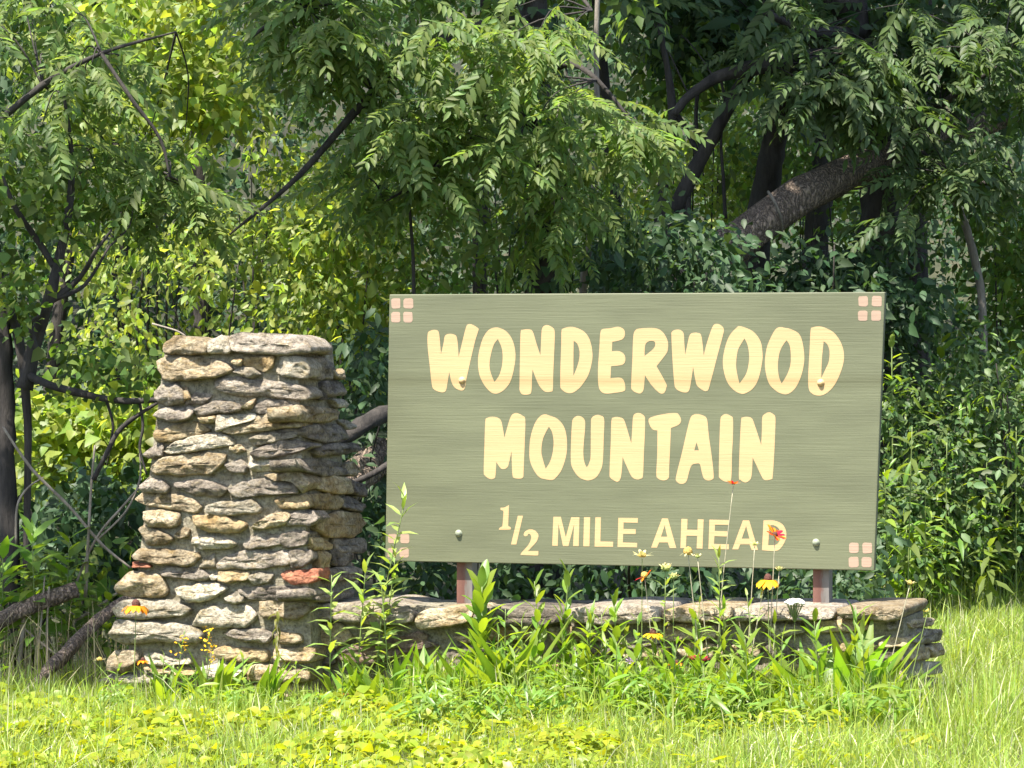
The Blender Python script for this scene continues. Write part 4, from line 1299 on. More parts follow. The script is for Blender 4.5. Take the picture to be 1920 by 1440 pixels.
twigs(walnut, starts, tipA, M['bark_dark'])
# ivy on the trunk
k = 900
zz = rng.uniform(0.2, 3.6, k); aa = rng.uniform(0, 2 * math.pi, k)
cxp = np.interp(zz, [0, .9, 1.8, 3.5], [T3(1012, 1220, Yc)[0], T3(1014, 900, Yc)[0], T3(1016, 550, Yc)[0], T3(1000, 60, Yc)[0]])
rad = 0.10 + rng.uniform(0, .05, k)
pos = np.stack([cxp + np.cos(aa) * rad, Yc + np.sin(aa) * rad, zz], 1)
d = np.stack([np.cos(aa) * .5, np.sin(aa) * .5, -np.ones(k)], 1) + rng.normal(size=(k, 3)) * .35
X, Y, Z = frames(d, np.stack([np.cos(aa), np.sin(aa), np.full(k, .4)], 1) + rng.normal(size=(k, 3)) * .3)
V, T = place(HEART, pos, X, Y, Z, rng.uniform(.045, .085, k))
localise(link('ivy', mesh_np('ivy', V, T), walnut, M['leaf_dark']), walnut)

# left tree: dark snag with forked limb
Yl = 16.9
left = tree_root('maple_tree', 'dark crooked tree at the left edge with forked black limbs', 'tree', base_at(12, Yl))
limbs(left, 'trunk', M['bark_dark'], [([(24, 1240), (14, 900), (10, 760), (2, 620), (-18, 450), (-60, 150), (-90, -400)], [19, 17, 17, 17, 16, 14, 12])], Yl, 0.12)
BL = [([(46, 1240, Yl), (52, 880, Yl), (50, 760, Yl), (36, 640, Yl), (10, 560, Yl)], [7, 8, 9, 10, 10]),
      ([(46, 730, 16.8), (66, 640, 16.8), (92, 560, 16.7), (112, 480, 16.7), (128, 400, 16.7), (135, 300, 16.7), (120, 180, 16.6)], [17, 15, 12, 10, 9, 6, 3]),
      ([(104, 505, 16.7), (70, 450, 16.7), (28, 388, 16.6), (5, 330, 16.6)], [7, 6, 5, 3]),
      ([(96, 565, 16.7), (150, 520, 16.7), (180, 470, 16.6), (210, 430, 16.6)], [7, 5, 4, 2]),
      ([(105, 560, 16.7), (158, 535, 16.7), (205, 462, 16.7)], [5, 4, 2]),
      ([(46, 700, 16.8), (95, 722, 16.7), (180, 744, 16.6), (240, 752, 16.5), (330, 748, 16.4)], [9, 8, 7, 6, 4]),
      ([(0, 540, Yl), (20, 520, 16.8), (40, 522, 16.7)], [13, 10, 7]),
      ([(200, 752, 16.6), (212, 800, 16.6), (200, 850, 16.6)], [3, 2.5, 1.5]),
      ([(300, 752, 16.5), (230, 800, 16.5), (200, 850, 16.5), (175, 900, 16.5)], [3, 5, 5, 5]),
      ([(262, 755, 16.5), (268, 800, 16.5), (262, 840, 16.5), (275, 890, 16.5)], [3, 3, 2.5, 2]),
      ([(70, 660, 16.7), (58, 610, 16.7), (78, 590, 16.7)], [5, 4, 3]),
      ([(190, 100, 16.8), (250, 190, 16.7), (300, 260, 16.7), (318, 330, 16.7)], [4, 4, 3, 2]),
      ([(-40, 260, 16.9), (80, 160, 16.8), (190, 100, 16.8), (330, 60, 16.9)], [8, 6, 4, 2])]
limbs(left, 'branch', M['bark_dark'], BL, Yl, 0.08, 6)
tipL = np.concatenate([in_region([(-60, 90), (200, 70), (250, 180), (240, 300), (120, 380), (-60, 380)], 22, 16.5, 17.6),
                       in_region([(200, 230), (420, 240), (420, 400), (230, 400)], 9, 16.8, 17.8),
                       in_region([(-40, -30), (180, -40), (120, 60), (-40, 60)], 4, 16.8, 17.5)])
fronds(left, FR, tipL, 4, rise=(-50, 10), scale=(.75, 1.15))
frond_cloud(left, FR[2], tipL, 4, M['leaf_frond'])
twigs(left, [at(p[0], p[1], p[2]) for b_ in BL for p in b_[0]], tipL, M['bark_dark'])
o, _ = leaf_cloud('crown', [[(-40, 340), (120, 330), (190, 420), (60, 480), (-40, 470)],
                            [(140, 655), (300, 670), (310, 748), (180, 740), (120, 700)],
                            [(10, 470), (40, 500), (30, 600), (-20, 600)]], HEART, M['leaf_mid'], 24, 16, 0.10, 0.048, (16.4, 17.2), parent=left)
localise(o, left)

# right: big dark tree with a leaning trunk below its hanging fronds
Yr = 22.2
ash = tree_root('ash_tree', 'big shaded tree at the upper right with hanging dark compound leaves', 'tree', base_at(1650, Yr))
limbs(ash, 'trunk', M['bark_dark'], [([(1655, 1100), (1650, 700), (1645, 480), (1650, 330), (1620, 170), (1580, -80), (1560, -600)], [50, 42, 38, 36, 34, 32, 22])], Yr)
BA = [([(1610, 140, Yr), (1530, 110, 21.6), (1470, 118, 21.3), (1400, 130, 21.2), (1340, 148, 21.2), (1292, 180, 21.2), (1262, 215, 21.2)], [18, 20, 18, 15, 11, 9, 8]),
      ([(1660, 300, Yr), (1760, 200, 21.6), (1880, 120, 21.2)], [10, 8, 3]),
      ([(1620, 60, Yr), (1520, 60, 21.4), (1430, 20, 21.2)], [16, 11, 5]),
      ([(1645, 200, Yr), (1780, 330, 21.3), (1900, 340, 21.0)], [8, 6, 3]),
      ([(1395, 900, 22.8), (1415, 480, 22.7), (1440, 330, 22.6), (1452, 260, 22.6), (1468, 190, 22.4), (1490, 110, 22.0)], [30, 28, 26, 24, 20, 17])]
limbs(ash, 'branch', M['bark_dark'], BA, Yr, sides=7)
tipR = np.concatenate([in_region([(1440, 40), (1900, 60), (1960, 220), (1880, 330), (1720, 330), (1660, 200), (1480, 150)], 30, 20.6, 22.0),
                       in_region([(1480, -60), (1960, -60), (1960, 60), (1480, 60)], 14, 20.6, 22.4),
                       in_region([(1460, 130), (1600, 130), (1640, 190), (1480, 190)], 5, 20.6, 21.2),
                       in_region([(1660, 280), (1780, 290), (1760, 420), (1680, 420)], 5, 20.7, 21.3),
                       in_region([(1150, -50), (1480, -50), (1480, 20), (1380, 90), (1260, 80)], 9, 21.0, 22.4)])
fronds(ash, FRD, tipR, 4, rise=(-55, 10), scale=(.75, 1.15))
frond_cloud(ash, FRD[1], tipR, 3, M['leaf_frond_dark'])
twigs(ash, [at(p[0], p[1], p[2]) for b_ in BA for p in b_[0]] + [at(1645, y_, Yr) for y_ in (300, 400)], tipR, M['bark_dark'])
o, _ = leaf_cloud('crown', [[(1180, -60), (1500, -60), (1480, 90), (1380, 130), (1240, 130)],
                            [(1500, -60), (1960, -60), (1960, 250), (1550, 230)]], LEAF4, M['leaf_dark'], 70, 22, 0.15, 0.10, (21.5, 23.5), parent=ash)
localise(o, ash)

# black double stem under the arching limb
Yd = 21.4
dbl = tree_root('young_tree', 'pair of slender black stems leaning together under an arching dark limb', 'tree', base_at(1240, Yd))
limbs(dbl, 'trunk', M['bark_dark'], [([(1228, 900), (1232, 560), (1238, 400), (1250, 310), (1262, 220), (1250, 120), (1232, 20), (1220, -150)], [14, 12, 11, 10, 9, 6, 5, 3]),
                                     ([(1225, 700), (1248, 430), (1275, 375), (1312, 300), (1345, 240), (1395, 150), (1430, 118)], [16, 15, 15, 14, 13, 12, 9])], Yd, 0.05)
limbs(dbl, 'branch', M['bark_dark'], [([(1262, 205), (1290, 250), (1312, 300)], [6, 6, 6]),
                                      ([(1308, 170), (1305, 230), (1318, 300)], [4, 4, 4]),
                                      ([(1335, 270), (1358, 200), (1352, 150)], [4, 3, 3]),
                                      ([(1290, 350), (1288, 430), (1295, 470)], [7, 8, 6]),
                                      ([(1360, 410), (1356, 330), (1352, 260), (1360, 200)], [4, 3.5, 3, 2])], Yd, 0.05, 5)
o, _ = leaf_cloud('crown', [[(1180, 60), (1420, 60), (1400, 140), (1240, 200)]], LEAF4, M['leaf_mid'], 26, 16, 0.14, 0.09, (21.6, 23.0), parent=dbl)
localise(o, dbl)

# leaning trunk
Yf = 20.9
lean = tree_root('leaning_trunk', 'thick grey furrowed trunk leaning across to the right, a vine looped round it', 'tree', base_at(1300, Yf))
limbs(lean, 'trunk', M['bark_plates'], [([(980, 730, 20.6), (1100, 640, 20.7), (1240, 545, 20.8), (1380, 452, Yf), (1500, 370, 21.1), (1600, 322, 21.4), (1700, 285, 21.8), (1820, 235, 22.2), (1980, 190, 22.6)], [38, 38, 38, 37, 35, 33, 30, 26, 20])], Yf, 0.07, 18)
ringp = []
for k in range(9):
    a_ = math.radians(-70 + k * 26)
    c_ = at(1450, 405, 21.0)
    ringp.append(tuple(Vector(c_) + Vector((0.05, 0, -.03)) * math.cos(a_) * 0 + Vector((0.075 * math.sin(a_) * .55 + .012 * k / 9, -0.155 * math.cos(a_ * .8), 0.155 * math.cos(math.radians(20 + k * 17))))))
V, T = tube(ringp, 0.009, 6)
localise(link('vine', mesh_np('vine', V, T, True), lean, M['bark_pale']), lean)

# pale slim stems
for (lab, pts, rad, Yp) in (
    ('thin pale sapling trunk rising just right of the ivy covered trunk', [(1085, 900), (1092, 560), (1104, 460), (1112, 380), (1120, 250), (1118, 60), (1130, -200)], [8, 7, 7, 6.5, 6, 5, 4], 18.9),
    ('slim pale grey stem leaning left at the far right', [(1850, 900), (1842, 590), (1832, 510), (1812, 430), (1785, 365), (1772, 330), (1766, 300)], [9, 8, 8, 8, 7, 6, 4], 21.95),
    ('thin dark sapling with a bare twig, between pillar and sign', [(772, 1000), (776, 560), (770, 420), (762, 340), (752, 200)], [3.5, 3.5, 3, 2.5, 2], 18.0)):
    r_ = tree_root('sapling', lab, 'sapling', base_at(pts[0][0], Yp), 'slim saplings')
    limbs(r_, 'trunk', M['bark_dark'] if 'dark' in lab else M['bark_pale'], [(pts, rad)], Yp, 0.06, 7)
    o, _ = leaf_cloud('crown', [[(pts[-2][0] - 60, pts[-2][1] - 120), (pts[-2][0] + 60, pts[-2][1] - 120), (pts[-2][0] + 60, pts[-2][1]), (pts[-2][0] - 60, pts[-2][1])]],
                      LEAF4, M['leaf_mid'], 5, 10, .09, .08, (Yp - .2, Yp + .3), parent=r_)
    localise(o, r_)
for lab, pts in (('thin pale vine hanging in front of the ivy covered trunk', [(1048, 190), (1042, 260), (1035, 330), (1040, 400)]),
                 ('thin vine hanging straight down left of the walnut trunk', [(826, 110), (822, 200), (820, 260)]),
                 ('short forked vine hanging under the middle walnut spray', [(1025, 320), (1032, 370), (1048, 410)])):
    V, T = tube_px(pts, 17.9, 2.2, 5, 0.05)
    tag(link('hanging_vine', mesh_np('hanging_vine', V, T, True), None, M['bark_pale']), lab, 'vine', 'thin hanging vines')

# dark trunks standing deeper in the wood
for lab, pts, rad, Yp in (
    ('dark trunk deep in the wood above the pillar', [(372, 900), (376, 500), (370, 300), (382, 60), (380, -200)], [20, 18, 17, 15, 12], 24.0),
    ('dark trunk deep in the wood at the top left corner', [(228, 900), (224, 400), (215, 100), (205, -200)], [17, 16, 15, 13], 25.0),
    ('dark trunk deep in the wood between the two large trees', [(905, 900), (900, 500), (905, 250), (915, -200)], [15, 14, 13, 10], 24.5),
    ('dark leaning trunk deep in the wood right of the walnut', [(1170, 900), (1160, 500), (1140, 250), (1100, -200)], [14, 13, 12, 9], 24.5),
    ('dark trunk behind the leaning grey trunk', [(1520, 900), (1530, 500), (1545, 250), (1550, -200)], [26, 24, 22, 18], 24.8),
    ('dark trunk deep in the wood at the right edge', [(1730, 900), (1722, 500), (1728, 250), (1740, -200)], [20, 19, 18, 14], 25.2),
    ('dark slanting trunk deep in the wood left of the pillar', [(60, 1000), (110, 600), (150, 300), (170, -200)], [14, 13, 12, 9], 24.0)):
    r_ = tree_root('forest_tree', lab, 'tree', base_at(pts[0][0], Yp), 'dark trunks deeper in the wood')
    limbs(r_, 'trunk', M['bark_dark'], [(pts, rad)], Yp, 0.08, 8)
    o, _ = leaf_cloud('crown', [[(pts[-2][0] - 200, -190), (pts[-2][0] + 200, -190), (pts[-2][0] + 170, 40), (pts[-2][0] - 170, 60)]],
                      LEAF6, M['leaf_mid'], 36, 20, .16, .08, (Yp - .8, Yp + .5), parent=r_)
    localise(o, r_)

# unseen upper leaves, placed and thinned for the shade they cast on the wood
def shade_cells(x0, x1, w0, w1, r, skip=()):
    out = []
    for x in np.arange(x0, x1 + .01, r * 0.9):
        for w in np.arange(w0, w1 + .01, r * 0.9):
            y = float(tree_line(x)) + w
            if any((x - a_) ** 2 + (w - b_) ** 2 < c_ ** 2 for a_, b_, c_ in skip):
                continue
            out.append((x, y, r, 1.0))
    f = 1.0 / max(1, len(out))
    return [(a_, b_, c_, f) for a_, b_, c_, _ in out]


shade_crown(left, shade_cells(-3.4, -2.0, 0.3, 1.2, 0.6), M['leaf_mid'], 600, 0.17)
shade_crown(walnut, shade_cells(-0.9, 1.1, 0.6, 1.5, 0.6), M['leaf_mid'], 1500, 0.17)
shade_crown(ash, shade_cells(1.2, 4.4, 1.5, 6.4, 0.9), M['leaf_dark'], 16000, 0.18, (4.8, 8.5))
shade_crown(dbl, shade_cells(0.0, 1.7, 2.4, 6.0, 0.8), M['leaf_dark'], 6500, 0.17, (4.8, 8.0))  # overhead leaves added to darken the wood behind the sign

# ------------------------------------------------------------------ bushes and undergrowth
def bush(name, label, polys, mat, ncl, per, spread, size, depth, tmpl=LEAF6, cat='bush', stems=5, group=None, **kw):
    cx_ = np.mean([p[0] for p in polys[0]]); Yb = sum(depth) / 2
    r_ = thing(name, label, cat, base_at(cx_, Yb), 0, group)
    o, _ = leaf_cloud('foliage', polys, tmpl, mat, ncl, per, spread, size, depth, parent=r_, **kw)
    localise(o, r_)
    if mat is M['leaf_bush']:                       # weeds with narrow leaves grown through it
        o, _ = leaf_cloud('foliage', polys, LANCE, M['leaf_herb'], int(ncl * .2), 12, spread * .9, size * 1.6, (depth[0] - .25, depth[1] - .3), parent=r_, droop=.2)
        localise(o, r_)
    parts = []
    for k in range(stems):
        q = polys[int(rng.integers(len(polys)))]
        c_ = np.mean(np.array(q, float), 0) + rng.normal(size=2) * 30
        d_ = rng.uniform(*depth)
        b_ = base_at(cx_, Yb) + Vector((rng.uniform(-.2, .2), rng.uniform(-.1, .1), -.03))
        tp = at(c_[0], c_[1] - 40, d_)
        parts.append(tube([b_, (b_ + tp) / 2 + Vector((rng.uniform(-.1, .1), 0, .05)), tp], [.012, .009, .004], 5, seed=k))
    for V, T in parts:
        localise(link('stem', mesh_np('stem', V, T, True), r_, M['bark_dark']), r_)
    return r_


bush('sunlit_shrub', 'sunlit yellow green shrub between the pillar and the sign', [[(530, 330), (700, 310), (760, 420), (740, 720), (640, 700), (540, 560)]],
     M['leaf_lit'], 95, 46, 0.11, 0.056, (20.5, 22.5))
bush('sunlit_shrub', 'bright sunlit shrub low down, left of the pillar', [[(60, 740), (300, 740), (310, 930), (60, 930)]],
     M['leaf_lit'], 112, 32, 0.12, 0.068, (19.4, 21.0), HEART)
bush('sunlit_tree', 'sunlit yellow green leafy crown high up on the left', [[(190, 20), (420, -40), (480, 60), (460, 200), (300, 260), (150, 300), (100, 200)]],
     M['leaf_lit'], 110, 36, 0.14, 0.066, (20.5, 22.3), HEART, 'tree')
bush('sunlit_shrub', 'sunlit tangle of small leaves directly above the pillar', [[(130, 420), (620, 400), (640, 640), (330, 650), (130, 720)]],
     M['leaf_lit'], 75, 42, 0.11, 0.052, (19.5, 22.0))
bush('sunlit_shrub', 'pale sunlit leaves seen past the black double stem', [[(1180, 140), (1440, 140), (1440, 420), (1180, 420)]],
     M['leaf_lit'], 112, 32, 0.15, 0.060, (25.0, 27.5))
bush('sunlit_shrub', 'bright leaves added as sunlit wood behind the pillar and the left end of the sign', [[(260, 260), (620, 240), (760, 420), (700, 640), (420, 560), (280, 460)]],
     M['leaf_lit'], 55, 40, 0.13, 0.062, (22.6, 25.0))  # leaf patch added to brighten the background, sunlight in its colour
bush('shrub', 'mid green shrub behind the walnut trunk', [[(640, 280), (1180, 260), (1180, 540), (720, 560)]],
     M['leaf_mid'], 85, 30, 0.13, 0.058, (20.0, 22.5))
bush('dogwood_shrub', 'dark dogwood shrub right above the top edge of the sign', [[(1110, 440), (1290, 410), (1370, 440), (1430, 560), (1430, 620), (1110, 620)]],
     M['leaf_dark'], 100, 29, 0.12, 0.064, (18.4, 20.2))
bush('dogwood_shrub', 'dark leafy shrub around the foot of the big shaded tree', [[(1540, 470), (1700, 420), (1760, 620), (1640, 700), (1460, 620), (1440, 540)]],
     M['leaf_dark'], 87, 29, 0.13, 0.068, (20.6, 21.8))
bush('elder_shrub', 'broad green shrub beside the right end of the sign', [[(1650, 720), (1700, 690), (1760, 730), (1840, 700), (1850, 880), (1780, 860), (1740, 920), (1650, 900)]],
     M['leaf_bush'], 69, 35, 0.12, 0.048, (20.3, 21.4))
bush('elder_shrub', 'green shrub at the right edge, level with the sign', [[(1790, 660), (1830, 600), (1870, 660), (1980, 640), (1980, 930), (1900, 900), (1840, 930)]],
     M['leaf_bush'], 62, 35, 0.12, 0.051, (20.6, 21.8))
bush('bramble', 'low bramble with rounded leaves at the foot of the right shrubs', [[(1640, 900), (1820, 890), (1830, 1080), (1640, 1100)]],
     M['leaf_bush'], 87, 29, 0.1, 0.060, (20.2, 21.0))
bush('bramble', 'low bramble at the right edge above the lawn', [[(1810, 920), (1990, 920), (1990, 1090), (1820, 1090)]],
     M['leaf_bush'], 75, 29, 0.1, 0.064, (20.8, 21.8))
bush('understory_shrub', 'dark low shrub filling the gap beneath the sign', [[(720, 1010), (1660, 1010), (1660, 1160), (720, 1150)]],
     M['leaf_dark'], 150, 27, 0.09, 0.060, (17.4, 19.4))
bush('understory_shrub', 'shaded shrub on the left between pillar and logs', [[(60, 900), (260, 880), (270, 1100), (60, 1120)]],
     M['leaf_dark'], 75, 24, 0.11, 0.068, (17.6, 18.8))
bush('understory_shrub', 'low green undergrowth around the dead wood at the lower left', [[(-60, 1050), (220, 1020), (230, 1230), (-60, 1250)]],
     M['leaf_mid'], 60, 16, 0.09, 0.060, (16.5, 17.6))
bush('understory_shrub', 'green shrub between the pillar and the left end of the sign', [[(640, 640), (740, 620), (740, 1060), (660, 1060)]],
     M['leaf_dark'], 62, 24, 0.1, 0.060, (17.4, 18.6))
bush('shaded_shrub', 'shaded leafy thicket at the right edge below the hanging leaves', [[(1820, 380), (1990, 360), (1990, 700), (1840, 680)]],
     M['leaf_mid'], 87, 29, 0.14, 0.068, (22.0, 23.6))
bush('shaded_shrub', 'dim thicket behind the leaning trunk', [[(1380, 240), (1640, 240), (1640, 440), (1400, 430)]],
     M['leaf_mid'], 75, 27, 0.15, 0.064, (24.0, 26.5))

# the wood's edge goes on past both sides of the picture
bush('roadside_shrub', 'leafy edge of the wood going on past the right side', [[(1985, 250), (2500, 250), (2500, 1060), (1985, 1085)]],
     M['leaf_bush'], 150, 34, 0.16, 0.07, (22.0, 25.0))
bush('roadside_shrub', 'leafy edge of the wood going on past the left side', [[(-520, 300), (-60, 300), (-60, 1130), (-520, 1150)]],
     M['leaf_mid'], 130, 32, 0.15, 0.07, (17.6, 20.0))

# ------------------------------------------------------------------ lawn and ground cover
def inside_masonry(x, y):
    dx, dy = x - ORG.x, y - ORG.y
    u = dx * U.x + dy * U.y
    n_ = dx * N.x + dy * N.y
    return ((u > -2.45) & (u < -1.25) & (n_ < 0.43) & (n_ > -0.4)) | ((u > -1.4) & (u < 1.25) & (n_ < 0.29) & (n_ > -0.32))


def scatter_ground(n, y0, y1, pxl=-260, pxr=2180):
    Y = np.sqrt(rng.uniform(y0 ** 2, y1 ** 2, n))
    px = rng.uniform(pxl, pxr, n)
    x = (px - CX) / F * Y
    ok = ~inside_masonry(x, Y)
    return x[ok], Y[ok], px[ok]


def blades(x, y, h, w, lean=0.75, name='grass', mat=None):
    n = len(x)
    a = rng.uniform(0, 2 * math.pi, n)
    dirx, diry = np.cos(a), np.sin(a)
    ln = np.abs(rng.normal(0.15, lean, n)).clip(0, 1.6)
    base = np.stack([x, y, ground_z(x, y) - 0.005], 1)
    fa = rng.uniform(0, 2 * math.pi, n)                       # which way the blade faces
    side = np.stack([np.cos(fa), np.sin(fa), np.zeros(n)], 1) * (w[:, None] / 2)
    off = np.stack([dirx, diry, np.zeros(n)], 1)
    up = np.array([0, 0, 1.0])

    def p(t):
        return base + up * (h * (t - 0.22 * ln * t ** 2))[:, None] + off * (h * ln * 0.75 * t ** 2)[:, None]
    p0, p1, p2, p3 = base, p(.4), p(.75), p(1.0)
    V = np.stack([p0 - side * .7, p0 + side * .7, p1 - side, p1 + side, p2 - side * .7, p2 + side * .7, p3], 1).reshape(-1, 3)
    Tm = np.array([(0, 1, 3), (0, 3, 2), (2, 3, 5), (2, 5, 4), (4, 5, 6)])
    T = (Tm[None] + (np.arange(n) * 7)[:, None, None]).reshape(-1, 3)
    return mesh_np(name, V, T)


def patch(x, y, f=1.3, s=0.0):
    return np.array([noise.noise(Vector((a * f, b * f, s))) for a, b in zip(x, y)])


x, y, px = scatter_ground(135000, 11.8, 22.5)
w_ = behind(x, y)
ok = (w_ < 0.35 + rng.normal(size=len(x)) * .35) | ((x > 1.5) & (w_ < 0.5))
x, y, px = x[ok], y[ok], px[ok]
pt = patch(x, y)
front = np.clip((px - 900) / 700, 0, 1)
keep = rng.random(len(x)) < np.clip(0.75 + 0.25 * front + 0.3 * pt, 0.15, 1)
x, y, px, pt = x[keep], y[keep], px[keep], pt[keep]
h = (0.075 + 0.10 * rng.random(len(x))) * (1 + 0.5 * pt) * (0.85 + 0.25 * np.clip((px - 900) / 900, 0, 1))
du_ = (x - ORG.x) * U.x + (y - ORG.y) * U.y
dn_ = (x - ORG.x) * N.x + (y - ORG.y) * N.y
near = (du_ > -2.7) & (du_ < 1.5) & (dn_ < np.where(du_ < -1.2, 1.0, 0.7))
h[near] *= np.where(du_[near] < -1.2, 0.55, 0.85)
h[~near] *= 1.0 + 0.25 * np.clip((1000 - px[~near]) / 800, 0, 1)
tall = rng.random(len(x)) < 0.05
h[tall] *= 1.7
tag(link('grass', blades(x, y, h, rng.uniform(.0032, .0068, len(x))), None, M['grass']), 'bright sunlit uncut grass in front of and beside the wall', 'grass', None, 'stuff')

# thicker tangle against the foot of the stonework
n_ = 17000
u = rng.uniform(-2.7, 1.75, n_); d_ = np.abs(rng.normal(0.16, 0.2, n_)) + np.where(u < -1.3, 0.45, 0.33)
x = ORG.x + u * U.x + d_ * N.x; y = ORG.y + u * U.y + d_ * N.y
pt = patch(x, y, 2.5, 4)
ok = rng.random(n_) < np.clip(0.5 + pt + 0.35 * (u > -0.8), .08, 1)
x, y, u = x[ok], y[ok], u[ok]
h = rng.uniform(.08, .28, len(x)) * np.where(u > -0.9, 1.15, 0.6)
tag(link('grass', blades(x, y, h, rng.uniform(.004, .009, len(x)), 0.4), None, M['grass']), 'taller tangled grass along the foot of the stones', 'grass', None, 'stuff')

# dry stalks and grass at the edge of the wood on the left
n_ = 450
px = rng.uniform(-120, 250, n_); Y = rng.uniform(15.7, 17.6, n_); x = (px - CX) / F * Y
ok = ~inside_masonry(x, Y)
x, Y = x[ok], Y[ok]
tag(link('dry_grass', blades(x, Y, rng.uniform(.12, .5, len(x)), rng.uniform(.003, .006, len(x)), 0.5), None, M['dry_grass']), 'dry straw coloured grass at the edge of the wood', 'dry grass', None, 'stuff')
n_ = 2200
px = rng.uniform(1630, 2100, n_); x0_ = (px - CX) / F * 21.0; Y = tree_line(x0_) + rng.uniform(-1.2, 0.3, n_); x = (px - CX) / F * Y
tag(link('grass', blades(x, Y, rng.uniform(.12, .36, n_), rng.uniform(.004, .008, n_), 0.7), None, M['grass']), 'longer seeding grass under the right hand shrubs', 'grass', None, 'stuff')


def cover(n, y0, y1, pxl, pxr, size, hmax, tmpl, mat, label, f=2.0, s=0.0, bias=0.2):
    x, y, px = scatter_ground(n, y0, y1, pxl, pxr)
    pt = patch(x, y, f, s)
    ok = rng.random(len(x)) < np.clip(bias + 1.3 * pt, 0, 1)
    x, y, pt = x[ok], y[ok], pt[ok]
    n = len(x)
    z = rng.uniform(0.25, 1.0, n) ** 0.6 * hmax * (0.7 + 0.6 * np.clip(pt + .3, 0, 1))
    du_ = (x - ORG.x) * U.x + (y - ORG.y) * U.y
    dn_ = (x - ORG.x) * N.x + (y - ORG.y) * N.y
    z = np.where((du_ > -2.7) & (du_ < -1.2) & (dn_ < 0.9), z * .5, z) + ground_z(x, y)
    a = rng.uniform(0, 2 * math.pi, n)
    d = np.stack([np.cos(a), np.sin(a), rng.normal(-.25, .35, n)], 1)
    up = np.stack([rng.normal(-.1, .4, n), rng.normal(-.25, .4, n), np.ones(n)], 1)
    X, Y_, Z = frames(d, up)
    V, T = place(tmpl, np.stack([x, y, z], 1), X, Y_, Z, size * np.exp(rng.normal(size=n) * .3))
    return tag(link('ground_cover', mesh_np('ground_cover', V, T), None, mat), label, 'ground cover', None, 'stuff')


cover(17000, 11.9, 15.3, -200, 1150, 0.041, 0.12, HEART, M['ground_cover'], 'low yellow green heart shaped leaves carpeting the left foreground', 2.4, 0, 0.36)
cover(7000, 12.4, 15.0, 900, 1750, 0.042, 0.12, OBLONG, M['ground_cover'], 'small yellow green weeds mixed in the grass before the wall', 3.0, 3, 0.18)
cover(12000, 13.9, 15.3, 760, 1720, 0.078, 0.23, LANCE, M['leaf_herb'], 'narrow green weed leaves standing thick before the wall', 4.5, 9, 0.16)
cover(4200, 14.6, 15.5, 200, 900, 0.075, 0.14, LANCE, M['leaf_herb'], 'narrow green weed leaves crowding the foot of the wall', 3.0, 7, 0.35)

# ------------------------------------------------------------------ single plants
def leaf_mesh(name, tmpl, mat, wide=1.0, bend=1.0):
    V = tmpl[0].copy(); V[:, 0] *= wide; V[:, 2] *= bend
    me = mesh_np(name, V, tmpl[1])
    me.materials.append(mat)
    return me


LM = {
 'lance': leaf_mesh('leaf', LANCE, M['leaf_herb_pale'], 1.15), 'lance_green': leaf_mesh('leaf', LANCE, M['leaf_herb'], 1.0),
 'blade': leaf_mesh('leaf', LANCE, M['leaf_herb'], 0.85, 0.9), 'broad': leaf_mesh('leaf', OBLONG, M['leaf_herb'], 1.05),
 'broad_dark': leaf_mesh('leaf', OBLONG, M['leaf_mid'], 1.2), 'wilt': leaf_mesh('leaf', LANCE, M['leaf_wilt'], 1.6, 2.5),
 'lobed': leaf_mesh('leaf', LANCE, M['leaf_mid'], 1.5, 1.2), 'shade': leaf_mesh('leaf', LANCE, M['leaf_herb'], 1.7, 1.0),
}


def wall_depth(px, off=0.0):
    p0 = WF0 + N * off
    r_ = ray(px, 1250)
    return (p0 - Vector((0, 0, CAMZ))).dot(N) / r_.dot(N)


def herb(name, label, cat, top, basepx, off, leaf, nleaf, L, pitch=(20, 60), rad=0.0035, group=None, f0=0.12, f1=1.0,
         stem_mat='stem_green', Y=None, whorl=2.4, bow=0.0, taper=0.45, tuft=0):
    """upright plant: stem with leaves up its length; the foot stands on the ground at the wall plus off metres"""
    Y = Y or wall_depth(basepx, off)
    b_ = base_at(basepx, Y)
    t_ = at(top[0], top[1], Y - 0.03)
    root = thing(name, label, cat, b_, 0, group)
    tl = t_ - b_
    mid = tl * 0.5 + Vector((bow, 0, 0))
    V, T = tube([(0, 0, -.02), mid, tl], [rad * 1.3, rad, rad * .6], 5)
    link('stem', mesh_np('stem', V, T, True), root, M[stem_mat])
    a0 = random.uniform(0, 6.28)
    for k in range(nleaf):
        f = f0 + (f1 - f0) * (k + random.uniform(0, .6)) / nleaf
        p = (1 - f) ** 2 * Vector((0, 0, 0)) + 2 * f * (1 - f) * (mid * 2 - tl * 0.5) + f * f * tl
        a_ = a0 + k * whorl + random.uniform(-.3, .3)
        pit = math.radians(random.uniform(*pitch) + (22 if f > .88 else 0))
        d = np.array([math.cos(a_) * math.cos(pit), math.sin(a_) * math.cos(pit), math.sin(pit)])
        up = np.array([-math.cos(a_) * math.sin(pit) + random.gauss(0, .2), -math.sin(a_) * math.sin(pit) + random.gauss(0, .2) - .15, math.cos(pit)])
        x_, y_, z_ = frames(d[None], up[None])
        s = L * (1 - taper * max(0, f - .35)) * random.uniform(.8, 1.15)
        o = bpy.data.objects.new('leaf', LM[leaf]); COL.objects.link(o)
        o.parent = root
        o.matrix_local = mat3(x_[0], y_[0], z_[0], p, s)
    return root


